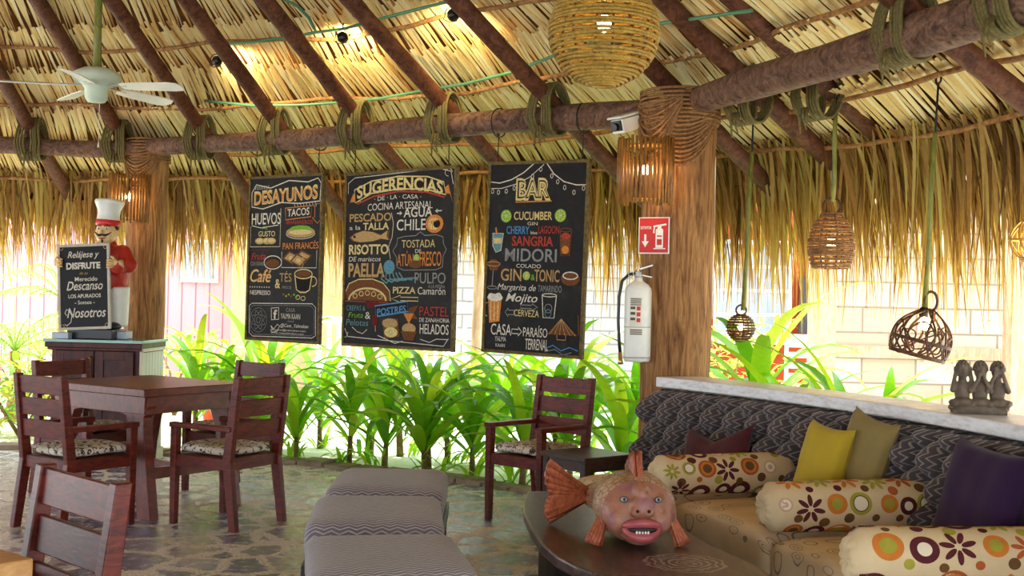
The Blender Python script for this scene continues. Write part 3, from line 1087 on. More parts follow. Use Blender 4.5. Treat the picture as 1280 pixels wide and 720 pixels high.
def lime(k, u, v, r):
    k.ell(u, v, r, r * k.w / k.h, G_)
    k.ell(u, v, r * .82, r * .82 * k.w / k.h, C_)
    k.ell(u, v, r * .72, r * .72 * k.w / k.h, G_)
    for q in range(4):
        a = pi * q / 4 + .3
        k.line([(u + r * .7 * cos(a), v + r * .7 * sin(a) * k.w / k.h), (u - r * .7 * cos(a), v - r * .7 * sin(a) * k.w / k.h)], C_, 0.004)
def draw_breakfast(k):
    k.line([(.04, .10), (.10, .05), (.30, .075), (.55, .035), (.80, .05), (.93, .03), (.97, .06), (.96, .17)], W_, .008)
    k.line([(.04, .10), (.045, .185), (.2, .20), (.45, .165), (.70, .175), (.95, .165)], W_, .008)
    k.text('DESAYUNOS', .075, .078, .93, .165, C_, bold=.035, tilt=-.025)
    k.text('DESAYUNOS', .085, .092, .92, .158, O_, bold=.0, tilt=-.025)
    for q in range(8):
        k.line([(.10 + q * .025, .058), (.085 + q * .025, .082)], W_, .004)
        k.line([(.62 + q * .04, .168), (.64 + q * .04, .195)], W_, .004)
    k.text('HUEVOS', .05, .225, .45, .295, W_, bold=.01)
    k.text('AL', .20, .305, .28, .325, G_)
    k.text('GUSTO', .15, .335, .38, .368, C_, bold=.01)
    k.line([(.05, .30), (.18, .315), (.42, .30)], W_, .006)
    k.line([(.04, .305), (.04, .43), (.45, .43), (.45, .20)], W_, .005)
    for q in (.17, .27, .33):
        k.ell(q, .395, .065, .02, T_)
        k.ell(q, .392, .05, .013, C_)
    k.line([(.51, .20), (.52, .27), (.85, .255), (.86, .19), (.51, .20)], O_, .007)
    k.text('TACOS', .54, .203, .83, .248, W_, bold=.012, tilt=-.008)
    k.text('MAÑANEROS', .53, .268, .88, .298, R_, bold=.01)
    k.line([(.90, .18), (.97, .18), (.97, .26), (1.0, .26), (.935, .295), (.87, .26), (.90, .26), (.90, .18)], O_, .006)
    k.ell(.72, .345, .19, .033, T_)
    k.ell(.72, .325, .14, .02, G_)
    k.ell(.72, .345, .15, .016, C_)
    k.ell(.72, .352, .19, .033, W_, False, .005, 180, 360)
    k.text('PAN FRANCÉS', .49, .395, .96, .445, O_, bold=.008, tilt=-.006)
    k.line([(.48, .46), (.48, .555), (.94, .555), (.94, .45)], W_, .005)
    for u, v in ((.60, .50), (.76, .495), (.70, .515)):
        k.fill([(u - .11, v), (u - .02, v - .045), (u + .12, v - .012), (u + .03, v + .038)], N_)
        k.fill([(u - .085, v), (u - .015, v - .033), (u + .095, v - .01), (u + .025, v + .026)], T_)
        k.ell(u + .005, v - .002, .03, .012, C_)
    k.text('Fruta', .06, .468, .26, .508, R_, shear=.3, bold=.01)
    k.text('CON GRANOLA', .05, .52, .28, .545, Y_)
    k.line([(.04, .45), (.30, .45), (.28, .51), (.04, .513), (.04, .45)], D_, .005)
    k.ell(.36, .525, .12, .04, W_, False, .008)
    k.ell(.36, .53, .09, .026, N_)
    k.text('Café', .05, .565, .34, .645, O_, shear=.3, bold=.01)
    k.text('Café', .056, .57, .345, .645, C_, shear=.3, bold=-.004)
    k.text('&', .40, .625, .47, .68, C_, bold=.01)
    k.text('TÉS', .46, .575, .62, .64, T_, bold=.005)
    k.text('FRÍOS', .50, .66, .62, .682, Y_)
    for q in range(9):
        k.ell(.055 + q * .033, .675, .007, .004, W_)
    k.text('NESPRESSO', .055, .695, .34, .722, W_, bold=.006)
    k.fill([(.67, .60), (.70, .69), (.84, .69), (.88, .60)], K_)
    k.line([(.66, .59), (.69, .685), (.74, .70), (.81, .70), (.86, .685), (.89, .59)], C_, .010)
    k.ell(.775, .592, .115, .027, C_, False, .009)
    k.ell(.775, .592, .095, .018, N_)
    k.ell(.90, .635, .05, .028, C_, False, .008, -100, 100)
    k.line([(.75, .56), (.77, .535), (.75, .515), (.78, .48)], T_, .008)
    k.ell(.71, .73, .028, .012, C_, False, .005)
    k.ell(.78, .735, .028, .012, C_, False, .005)
    for q in range(6):
        k.ell(.52 + q * .035, .715 + .01 * (q % 2), .013, .006, G_ if q % 3 else R_)
    fr = [(.05, .79), (.09, .775), (.90, .765), (.945, .785), (.955, .95), (.91, .965), (.11, .975), (.06, .955)]
    k.line(fr, W_, .006, close=True)
    k.line([(a + (.02 if a < .5 else -.02), b + (.012 if b < .85 else -.012)) for a, b in fr], Y_, .003, close=True)
    star = [(.185 + (.10 if q % 2 else .068) * cos(q * pi / 8), .875 + (.10 if q % 2 else .068) * .62 * sin(q * pi / 8)) for q in range(16)]
    k.line(star, Y_, .005, close=True)
    k.ell(.185, .875, .055, .035, Y_, False, .004)
    k.ell(.185, .875, .028, .018, Y_, False, .004)
    k.ell(.185, .875, .115, .074, Y_, False, .003)
    k.line([(.36, .80), (.46, .795), (.465, .865), (.365, .87)], W_, .007, close=True)
    k.text('f', .39, .808, .44, .864, W_, bold=.03)
    k.text('CASA', .56, .795, .68, .818, Y_)
    k.text('YALMA KAAN', .49, .828, .75, .86, W_)
    k.text('Akumal', .58, .866, .67, .88, Y_, shear=.2)
    k.line([(.36, .905), (.40, .925), (.45, .895), (.48, .905), (.45, .935), (.39, .945), (.36, .935), (.385, .93), (.36, .905)], W_, .006)
    k.text('@Casa_Yalmakan', .49, .888, .86, .915, W_, shear=.2)
    k.text('reservas@yalmakan.com', .36, .922, .83, .936, W_)
    k.text('www.casayalmakan.com', .36, .941, .80, .954, W_)
def draw_specials(k):
    k.line([(.03, .06), (.09, .03), (.85, .01), (.95, .03)], W_, .005)
    k.line([(.03, .06), (.03, .12)], W_, .005)
    k.line([(.95, .03), (.97, .10)], W_, .005)
    k.ell(.93, .035, .03, .02, W_, False, .004, 0, 270)
    k.fill([(.02, .215), (.08, .12), (.16, .17), (.05, .17)], O_)
    k.fill([(.97, .20), (.93, .10), (.84, .15), (.945, .15)], O_)
    ban = [(.09, .10), (.25, .055), (.5, .038), (.75, .05), (.89, .085), (.91, .155), (.75, .12), (.5, .108), (.25, .125), (.10, .175)]
    k.fill(ban, K_)
    k.line(ban, C_, .010, close=True)
    k.text('SUGERENCIAS', .115, .082, .885, .155, C_, bold=.03, arch=.038)
    k.line([(.12, .182), (.27, .143), (.5, .122), (.75, .135), (.90, .168)], R_, .012)
    k.text('· DE · LA · CASA ·', .28, .148, .70, .172, W_, arch=.008)
    k.text('COCINA ARTESANAL', .22, .185, .80, .225, W_, arch=.004)
    k.text('PESCADO', .05, .238, .44, .285, T_, bold=.018)
    k.text('a la', .05, .305, .155, .33, W_)
    k.text('TALLA', .18, .292, .42, .333, C_, bold=.02)
    fish = [(.05, .375), (.10, .35), (.18, .335), (.28, .345), (.36, .365), (.43, .335), (.42, .37), (.44, .395), (.36, .385), (.28, .40), (.15, .405), (.08, .395)]
    k.fill(fish, N_)
    k.fill([(a * .9 + .022, b * .92 + .029) for a, b in fish], T_)
    k.ell(.10, .37, .012, .008, K_)
    k.text('RISOTTO', .05, .415, .42, .473, C_, bold=.03)
    k.text('DE mariscos', .05, .485, .35, .512, W_, shear=.15)
    k.text('PAELLA', .05, .522, .39, .602, T_, bold=.03)
    k.line([(.44, .24), (.46, .30), (.45, .38), (.42, .43), (.44, .50)], W_, .005)
    k.text('AGUA', .55, .215, .80, .27, W_, bold=.012)
    k.line([(.49, .245), (.53, .245)], W_, .008)
    k.line([(.515, .235), (.535, .245), (.515, .255)], W_, .006)
    k.line([(.83, .24), (.88, .24)], W_, .008)
    k.line([(.845, .23), (.825, .24), (.845, .25)], W_, .006)
    k.text('CHILE', .49, .28, .745, .342, W_, bold=.005)
    k.ell(.82, .31, .075, .05, O_)
    k.ell(.815, .31, .05, .033, C_)
    k.ell(.84, .31, .03, .022, K_)
    for q in range(6):
        k.line([(.80, .30), (.82 + .075 * cos(q * .8 + .6), .31 - .05 * sin(q * .8 + .6))], O_, .006)
    fr = [(.50, .385), (.56, .375), (.66, .372), (.70, .352), (.74, .372), (.84, .37), (.895, .382), (.90, .42), (.925, .45), (.90, .485), (.895, .545), (.84, .56), (.56, .562), (.50, .545), (.495, .49), (.46, .455), (.495, .42)]
    k.line(fr, Y_, .006, close=True)
    k.text('TOSTADA', .54, .395, .83, .438, C_)
    k.text('DE', .66, .447, .71, .467, W_)
    k.text('ATÚN', .50, .455, .645, .54, O_, bold=.006)
    k.text('FRESCO', .70, .46, .885, .54, O_, bold=.006)
    lime(k, .672, .495, .026)
    k.ell(.665, .53, .055, .022, N_)
    k.ell(.43, .545, .05, .04, E_)
    k.ell(.43, .54, .03, .018, B_)
    for q in range(6):
        a = .38 + q * .028
        k.line([(a, .575), (a - .02 + q * .012, .61), (a + .03 + .02 * q, .635 - .006 * q), (a + .06 + .022 * q, .615)], E_, .012)
    k.text('PULPO', .66, .575, .925, .635, Y_, bold=.004)
    k.text('A LA PIEDRA', .78, .642, .92, .66, Y_)
    k.text('PIZZA', .47, .655, .67, .692, C_, bold=.015)
    k.text('Camarón', .69, .655, .925, .695, W_)
    k.arrow(.575, .722, .24, .04, C_, False)
    k.fill([(.03, .685), (.06, .64), (.15, .615), (.28, .612), (.38, .635), (.44, .68), (.45, .735), (.04, .73)], N_)
    k.line([(.03, .685), (.06, .64), (.15, .615), (.28, .612), (.38, .635), (.44, .68), (.45, .735)], C_, .008)
    k.ell(.235, .735, .18, .075, C_, True, .01, 0, 180)
    k.ell(.235, .735, .165, .064, N_, True, .01, 0, 180)
    for q in range(5):
        k.ell(.12 + q * .058, .71 - .018 * sin(q * .8), .02, .013, C_, False, .006)
    k.line([(.03, .69), (.02, .74), (.43, .745)], R_, .007)
    k.fill([(.22, .74), (.33, .735), (.37, .76), (.24, .78)], D_)
    ban = [(.31, .765), (.60, .735), (.61, .79), (.32, .825)]
    k.fill(ban, K_)
    k.line(ban, B_, .010, close=True)
    k.text('POSTRES', .33, .768, .59, .808, B_, bold=.02, tilt=-.025)
    k.fill([(.62, .77), (.70, .755), (.66, .80), (.70, .83), (.60, .83)], N_)
    k.text('CREPAS &', .04, .765, .22, .795, E_)
    k.text('Fruta', .06, .805, .20, .835, G_, shear=.2)
    k.text('&', .22, .80, .27, .84, W_)
    k.text('Pelotas', .04, .845, .25, .88, E_, shear=.1)
    k.fill([(.28, .82), (.33, .815), (.345, .87), (.295, .88)], D_)
    k.line([(.315, .875), (.32, .91)], T_, .008)
    k.fill([(.38, .84), (.52, .83), (.54, .93), (.40, .95)], N_)
    k.ell(.45, .86, .07, .028, T_)
    k.ell(.46, .91, .06, .028, C_)
    k.ell(.62, .885, .06, .03, T_)
    k.fill([(.55, .90), (.69, .90), (.66, .95), (.58, .95)], N_)
    k.fill([(.57, .80), (.66, .80), (.62, .86)], O_)
    k.line([(.34, .93), (.50, .97), (.57, .955)], W_, .006)
    k.text('PASTEL', .71, .76, .96, .812, R_, bold=-.002)
    k.text('DE ZANAHORIA', .71, .822, .965, .845, W_)
    k.text('HELADOS', .715, .855, .96, .91, W_, bold=.006)
    k.line([(.03, .90), (.06, .945), (.92, .972), (.96, .93)], W_, .006)
    k.line([(.06, .92), (.05, .945), (.03, .95)], W_, .005)
    k.line([(.24, .90), (.20, .925), (.15, .915), (.10, .89)], W_, .005)
    k.line([(.72, .94), (.80, .955), (.86, .935), (.95, .935)], W_, .005)
def draw_bar(k):
    k.line([(.02, .105), (.12, .112), (.24, .095), (.36, .06), (.47, .01)], W_, .007)
    k.line([(.03, .14), (.14, .14), (.28, .12), (.42, .085), (.56, .02)], W_, .005)
    k.line([(.58, .01), (.66, .07), (.76, .11), (.88, .128), (.97, .128)], W_, .007)
    for u, v in ((.05, .155), (.11, .16), (.19, .155), (.27, .14), (.35, .115), (.45, .08), (.53, .045), (.64, .08), (.70, .11), (.77, .14), (.86, .165), (.95, .145)):
        k.ell(u, v, .012, .011, W_, False, .004)
    k.text('BAR', .29, .088, .64, .205, C_, bold=.07)
    k.text('BAR', .305, .10, .625, .193, K_, bold=.035)
    k.text('BAR', .32, .108, .61, .185, C_, bold=.0)
    k.line([(.29, .212), (.65, .208)], O_, .008)
    k.text('CUCUMBER', .28, .262, .66, .305, C_, bold=.012)
    lime(k, .20, .285, .055)
    lime(k, .74, .282, .055)
    k.text('GIN', .42, .315, .52, .332, W_)
    k.text('CHERRY', .21, .337, .44, .378, B_, bold=.012)
    k.text('blue', .455, .362, .52, .378, W_)
    k.text('LAGOON', .53, .335, .735, .375, R_, bold=.006)
    k.text('SANGRIA', .27, .388, .68, .44, R_, bold=.022)
    k.text('MIDORI', .205, .452, .72, .52, Y_, bold=.012)
    k.text('COLADO', .325, .532, .57, .552, W_)
    k.text('GIN', .17, .558, .38, .622, T_, bold=.012)
    k.text('TONIC', .51, .558, .755, .62, T_, bold=.012)
    lime(k, .43, .592, .038)
    k.text('&', .475, .585, .515, .615, G_)
    k.text('Margarita de', .14, .638, .53, .68, W_, shear=.3)
    k.text('TAMARINDO', .55, .638, .78, .672, Y_)
    k.text('Mojito', .23, .685, .55, .742, W_, shear=.3, bold=.008)
    k.arrow(.47, .752, .17, .035, Y_, True)
    k.text('CERVEZA', .32, .768, .57, .803, C_, bold=.006)
    k.arrow(.275, .785, .09, .045, Y_, False)
    k.text('CASA', .09, .848, .30, .906, W_, bold=.004)
    k.text('YALMA', .135, .913, .25, .938, W_)
    k.text('KAAN', .145, .95, .24, .968, W_)
    k.arrow(.355, .882, .10, .045, W_, True)
    k.text('PARAÍSO', .42, .845, .66, .905, W_, bold=.004)
    k.text('TERRENAL', .445, .915, .67, .97, W_, bold=.004)
    k.line([(.10, .345), (.11, .375)], O_, .012)
    k.fill([(.07, .375), (.18, .375), (.16, .465), (.11, .475), (.075, .44)], E_)
    k.fill([(.08, .40), (.165, .40), (.155, .43), (.085, .43)], C_)
    k.line([(.07, .375), (.18, .375), (.16, .465), (.11, .475), (.075, .44)], W_, .005, close=True)
    drink(k, .80, .42, .11, .13, N_, N_)
    k.ell(.80, .385, .045, .016, R_)
    k.ell(.80, .455, .035, .02, O_)
    k.fill([(.02, .535), (.16, .535), (.13, .57), (.06, .57)], N_)
    k.ell(.09, .53, .05, .02, N_)
    k.ell(.09, .536, .07, .012, T_, False, .005)
    k.line([(.09, .57), (.085, .655)], Y_, .006)
    k.ell(.085, .66, .05, .008, Y_, False, .005)
    k.fill([(.05, .715), (.19, .712), (.175, .835), (.07, .845)], O_)
    for q in range(3):
        k.line([(.075 + q * .04, .735), (.085 + q * .035, .83)], C_, .008)
    k.ell(.12, .712, .08, .02, W_)
    k.ell(.08, .703, .03, .014, W_)
    k.ell(.155, .70, .03, .014, W_)
    k.ell(.045, .775, .035, .035, T_, False, .008, 90, 270)
    drink(k, .665, .745, .14, .115, W_, None)
    k.ell(.66, .755, .035, .022, Y_, False, .005)
    k.ell(.66, .78, .03, .02, E_, False, .005)
    k.ell(.86, .60, .09, .035, N_)
    k.ell(.86, .585, .07, .018, W_, False, .008)
    k.fill([(.66, .885), (.72, .845), (.79, .80), (.86, .84), (.95, .885)], N_)
    for q in range(6):
        k.line([(.79, .805), (.68 + .05 * q, .885)], T_, .004)
    k.fill([(.73, .885), (.86, .885), (.86, .915), (.73, .915)], K_)
    k.line([(.755, .885), (.755, .91), (.84, .91), (.84, .885)], T_, .005)
    k.line([(.95, .78), (.96, .88)], N_, .008)
    k.line([(.66, .955), (.72, .94), (.80, .965), (.88, .945), (.96, .96)], B_, .006)
    k.line([(.64, .975), (.74, .96), (.82, .985), (.90, .97)], Y_, .005)
HB = 1.332
chalkboard('left chalkboard headed DESAYUNOS, hanging from the ring beam', -1.817, 9.325, -0.655, 0.875, 2.345, -0.005, HB, draw_breakfast)
chalkboard('middle chalkboard headed SUGERENCIAS, hanging from the ring beam', -0.852, 8.699, -0.676, 1.151, 2.340, 0.002, HB, draw_specials)
chalkboard('right chalkboard headed BAR, drinks list hanging nearest the column', 0.165, 7.994, -0.585, 0.815, 2.346, -0.021, HB, draw_bar)
# ------------------------------------------------------------------ curved sofa
BACKF = zigzag('tufted_zigzag_fabric', rgb(60, 52, 54), rgb(92, 82, 84), rgb(166, 154, 142), 0.024, 0.044, 0.9, 0.26)
OTTF = zigzag('ottoman_zigzag_fabric', rgb(106, 98, 106), rgb(138, 128, 134), rgb(220, 214, 210), 0.024, 0.066, 0.55, 0.30, 'Object')
def seat_mat():
    k = NM('pebble_ring_fabric', 0.85, 0.15)
    co = k.coord('UV')
    v = k.voro(co, 7.0, 'F1', 0.55)
    r1 = k.math('ADD', v.outputs['Distance'], k.math('MULTIPLY', k.math('SUBTRACT', k.noise(co, 9.0, 2), 0.5), 0.10))
    ring1 = k.math('LESS_THAN', k.math('ABSOLUTE', k.math('SUBTRACT', r1, 0.36)), 0.022)
    ring2 = k.math('LESS_THAN', k.math('ABSOLUTE', k.math('SUBTRACT', r1, 0.17)), 0.02)
    dot = k.math('LESS_THAN', r1, 0.06)
    ln = k.math('MAXIMUM', ring1, ring2)
    bg = k.ramp(k.noise(co, 3.0, 3), [(0.3, rgb(206, 176, 134)), (0.7, rgb(230, 206, 168))])
    c = k.mix(k.math('MULTIPLY', ln, 0.75), bg, rgb(112, 106, 104))
    c = k.mix(dot, c, rgb(186, 128, 56))
    k.base(c)
    k.bump(k.noise(co, 90, 2), 0.2, 0.003)
    return k.mat
SEATF = seat_mat()
t = SOFA = thing('sofa', 'curved built-in sofa with tufted zigzag back and beige ring-print seat pads', 'sofa', pol(6.0, 16))
def local(v):
    return Vector(v) - t.location
m = MB()
m.M = Matrix.Translation(-SOFA.location)
arc_block(m, 5.68, 6.46, 0.0, 0.19, -5.5, 34.5)
obj('base', m, BASEW, t)
pads = [(34.4, 25.5), (25.4, 16.55), (16.45, 6.85), (6.75, -5.0)]
for a0, a1 in pads:
    m = MB()
    m.M = Matrix.Translation(-SOFA.location)
    def fn(u, v, a0=a0, a1=a1):
        ex = lambda q, e: (abs(q) ** e) * (1 if q >= 0 else -1)
        b = 2 * pi * v
        s = min(1.0, 6.0 * min(u, 1 - u) + 0.0)
        edge = sqrt(max(0, 1 - (1 - s) ** 2)) if s < 1 else 1
        rr = 5.985 + 0.385 * ex(cos(b), 0.28) * (0.93 + 0.07 * edge)
        zz = 0.315 + 0.125 * ex(sin(b), 0.35) * (0.55 + 0.45 * edge) + (0.012 * sin(pi * u) if sin(b) > 0 else 0)
        return pol(rr, a0 + (a1 - a0) * u, zz)
    m.grid(30, 48, fn, uvf=lambda u, v, a0=a0, a1=a1: (radians(a0 + (a1 - a0) * u) * 6, v * 1.9))
    n = len(m.v)
    W = 31
    m.f.append([j * W for j in range(48)])
    m.m.append(0)
    m.f.append([j * W + 30 for j in range(47, -1, -1)])
    m.m.append(0)
    obj('seat_pad', m, SEATF, t, smooth=True)
m = MB()
m.M = Matrix.Translation(-SOFA.location)
B0, B1 = 36.0, -5.6
def backfn(u, v):
    a = B0 + (B1 - B0) * u
    s = radians(B0 - a) * 6.3
    h = v
    zz = 0.40 + 0.475 * h
    # diamond tufting, upright folds
    p_, q_ = s / 0.19 + h * 2.0, s / 0.19 - h * 2.0
    b = (abs(sin(pi * p_)) * abs(sin(pi * q_))) ** 0.62
    roll = sqrt(max(0, 1 - max(0, (h - 0.86) / 0.14) ** 2))
    r = 6.31 + 0.09 * h - 0.150 * b + (1 - roll) * 0.09
    return pol(r, a, zz)
m.grid(420, 44, backfn, uvf=lambda u, v: (v * 0.52, radians(B0 - B1) * u * 6.3))
m.grid(60, 1, lambda u, v: pol(6.45 + 0.02 * (1 - v), B0 + (B1 - B0) * u, 0.40 + 0.475 * (1 - v)))
for aa in (B0,):
    P = [backfn(0, j / 44) for j in range(45)]
    Q = [pol(6.47, aa, 0.40), pol(6.45, aa, 0.875)]
    m.add(P + Q, [tuple(list(range(44, -1, -1)) + [45, 46])], 0, [(0.3 * j, j * 0.01) for j in range(47)])
obj('backrest', m, BACKF, t, smooth=True)
# ------------------------------------------------------------------ printed bolsters
BM = [plain('bolster_cream', rgb(218, 194, 152), 0.85, 0.15, 0.08, 8, 0, 0.1), plain('print_orange', rgb(206, 124, 50), 0.85, 0.15, 0.12), plain('print_plum', rgb(92, 40, 44), 0.85, 0.15, 0.12),
      plain('print_olive', rgb(166, 158, 62), 0.85, 0.15, 0.12), plain('print_umber', rgb(108, 76, 44), 0.85, 0.15, 0.12), plain('print_rust', rgb(176, 92, 48), 0.85, 0.15, 0.12),
      plain('print_pale_cream', rgb(238, 224, 196), 0.85, 0.15, 0.05), plain('print_dusty_pink', rgb(206, 172, 146), 0.85, 0.15, 0.08)]
def make_bolster(label, p0, p1, R, seed, squash=0.96):
    p0, p1 = Vector(p0), Vector(p1)
    L = (p1 - p0).length
    rr = random.Random(seed)
    m = MB()
    def prof(x):                     # radius along the axis, rounded gathered ends
        e = min(x, L - x)
        if e < 0.035:
            return R * (0.72 + 0.28 * sqrt(max(0, 1 - (1 - e / 0.035) ** 2)))
        return R * (1 - 0.03 * sin(5 * x + seed))
    def surf(x, s, lift=0.0):
        a = s / R
        r = prof(x) + lift
        return Vector((x, r * cos(a), r * sin(a) * squash))
    N = 40
    m.grid(N, 36, lambda u, v: surf(L * v, u * 2 * pi * R), wrap=True)
    for x0, sgn in ((0, -1), (L, 1)):    # gathered end caps
        P, fs = [], []
        n = 48
        rings_ = [(0.72, 0), (0.62, 0.016), (0.45, 0.022), (0.25, 0.020), (0.08, 0.008)]
        for q, h in rings_:
            for i in range(n):
                a = 2 * pi * i / n
                w = 0.004 * cos(12 * a) * (1 if 0.1 < q < 0.7 else 0)
                P.append((x0 + sgn * (h + w), R * q * cos(a), R * q * sin(a) * squash))
        for j in range(len(rings_) - 1):
            for i in range(n):
                f = (j * n + i, j * n + (i + 1) % n, (j + 1) * n + (i + 1) % n, (j + 1) * n + i)
                fs.append(f if sgn > 0 else tuple(reversed(f)))
        f = tuple((len(rings_) - 1) * n + i for i in range(n))
        fs.append(f if sgn > 0 else tuple(reversed(f)))
        m.add(P, fs, 0)
    def blob(x, s, pts, mat, lift):
        n = len(pts)
        P, fs = [surf(x, s, lift)], []
        for k in (0.5, 1.0):
            P += [surf(min(L - 0.002, max(0.002, x + k * a)), s + k * b, lift) for a, b in pts]
        for i in range(n):
            fs.append((0, 1 + i, 1 + (i + 1) % n))
            fs.append((1 + i, 1 + n + i, 1 + n + (i + 1) % n, 1 + (i + 1) % n))
        m.add(P, [tuple(f) for f in fs], mat)
    def disc(x, s, r, mat, lift, sx=1.0):
        blob(x, s, [(r * sx * cos(2 * pi * i / 24), r * sin(2 * pi * i / 24)) for i in range(24)], mat, lift)
    def flower(x, s, r, mat, n, lift):
        for k in range(n):
            a = 2 * pi * k / n + seed
            cx, cs = x + 0.6 * r * cos(a), s + 0.6 * r * sin(a)
            pts = []
            for i in range(12):
                b = 2 * pi * i / 12
                ux, uy = 0.42 * r * cos(b), 0.17 * r * sin(b)
                pts.append((ux * cos(a) - uy * sin(a), ux * sin(a) + uy * cos(a)))
            blob(cx, cs, pts, mat, lift + 0.00004 * k)
    C = 2 * pi * R
    motifs = []
    x, k = 0.03, 0
    rows = 5
    for row in range(rows):
        x = 0.045 + 0.05 * (row % 2)
        s = C * row / rows
        while x < L - 0.05:
            typ = rr.choice('ABCDFFGE')
            big = rr.uniform(0.038, 0.062)
            l0 = 0.0006 + 0.0002 * (k % 5)
            ss = s + rr.uniform(-.015, .015) + .5 * seed * .05
            if typ == 'A':
                disc(x, ss, big, 1, l0); disc(x, ss, big * .55, 3, l0 + .0004)
            elif typ == 'B':
                disc(x, ss, big, 2, l0); disc(x, ss, big * .5, 6, l0 + .0004)
            elif typ == 'C':
                disc(x, ss, big * .85, 3, l0); disc(x, ss, big * .6, 4, l0 + .0003); disc(x, ss, big * .52, 6, l0 + .0006)
            elif typ == 'D':
                disc(x, ss, big, 5, l0); disc(x, ss, big * .75, 1, l0 + .0003); disc(x, ss, big * .5, 4, l0 + .0006)
            elif typ == 'F':
                flower(x, ss, big * 1.15, rr.choice((2, 2, 5, 1)), 7, l0)
            elif typ == 'G':
                disc(x, ss, big * .7, 7, l0); disc(x, ss, big * .5, 6, l0 + .0003); disc(x, ss, big * .25, 7, l0 + .0006)
            else:
                flower(x, ss, big * 1.1, 3, 8, l0)
            disc(x + big * 1.05 + 0.008, ss + C / rows * .46, rr.uniform(0.015, 0.024), rr.choice((4, 5, 3, 2, 4)), l0)
            x += big * 2 + rr.uniform(0.006, 0.018)
            k += 1
    o = obj('bolster', m, BM, smooth=True)
    o.location = p0
    o.rotation_mode = 'QUATERNION'
    o.rotation_quaternion = (p1 - p0).normalized().to_track_quat('X', 'Z')
    return tag(o, label, 'bolster', 'flower-print bolsters on the sofa')
make_bolster('flower-print bolster farthest along the sofa, nearest the column', pol(5.58, 26.0, 0.548), pol(6.30, 24.9, 0.55), 0.103, 1)
make_bolster('flower-print bolster in the middle, between yellow and purple cushions', pol(5.61, 16.7, 0.548), pol(6.33, 16.0, 0.555), 0.110, 2)
make_bolster('flower-print bolster nearest us at bottom right', pol(5.49, 6.8, 0.548), pol(6.27, 6.1, 0.56), 0.112, 6)
# ------------------------------------------------------------------ throw cushions
def pillow(label, p, w, h, thick, face, lean, mat, roll=0.0, droop=0.0):
    m = MB()
    def side(sgn):
        def fn(u, v):
            x, y = 2 * u - 1, 2 * v - 1
            pinch = 1 - 0.10 * (1 - abs(y) ** 2.0) * abs(x) ** 6
            pinch2 = 1 - 0.10 * (1 - abs(x) ** 2.0) * abs(y) ** 6
            t_ = max(0, (1 - x ** 4) * (1 - y ** 4)) ** 0.5
            wr = 0.006 * sin(9 * x + 4 * y) * sin(5 * y - 3 * x) * t_
            zz = y * pinch2 * h / 2 - droop * max(0, y) * (1 - abs(x)) * h * .5
            return (x * pinch * w / 2, sgn * (thick / 2 * t_ + wr * .6) + 0.03 * y * y * droop, zz)
        return fn
    m.grid(22, 22, side(-1))
    n = len(m.v)
    m.grid(22, 22, lambda u, v: side(1)(1 - u, v))
    o = obj('throw_cushion', m, mat, smooth=True)
    R = Euler((0, 0, face)).to_matrix() @ Euler((lean, 0, 0)).to_matrix() @ Euler((0, roll, 0)).to_matrix()
    o.rotation_euler = R.to_euler()
    o.location = p
    return tag(o, label, 'cushion')
def velvet(name, c):
    k = NM(name, 0.75, 0.2)
    nz = k.noise(k.coord('Object'), 7, 4)
    k.base(k.ramp(nz, [(0.3, tuple(x * 0.85 for x in c[:3]) + (1,)), (0.7, c)]))
    k.b.inputs['Sheen Weight'].default_value = 0.12
    k.bump(nz, 0.15, 0.01)
    return k.mat
YEL, OLI, PUR, MAR = velvet('yellow_velvet', rgb(186, 158, 40)), velvet('olive_velvet', rgb(142, 122, 70)), velvet('purple_velvet', rgb(44, 14, 54)), velvet('maroon_velvet', rgb(74, 26, 30))
pillow('mustard yellow cushion propped against the tufted back', pol(6.10, 20.0, 0.645), 0.29, 0.43, 0.12, radians(-62), -0.25, YEL, 0.08)
pillow('olive brown cushion tucked behind the yellow cushion', pol(6.21, 18.6, 0.69), 0.31, 0.46, 0.10, radians(-66), -0.2, OLI, 0.20)
pillow('purple cushion at the right edge against the tufted back', pol(6.15, 10.0, 0.665), 0.46, 0.46, 0.13, radians(-76), -0.25, PUR, 0.05)
pillow('maroon cushion slumped behind the far bolster', pol(6.14, 28.6, 0.58), 0.50, 0.36, 0.10, radians(-58), -0.3, MAR, -0.15, 0.5)
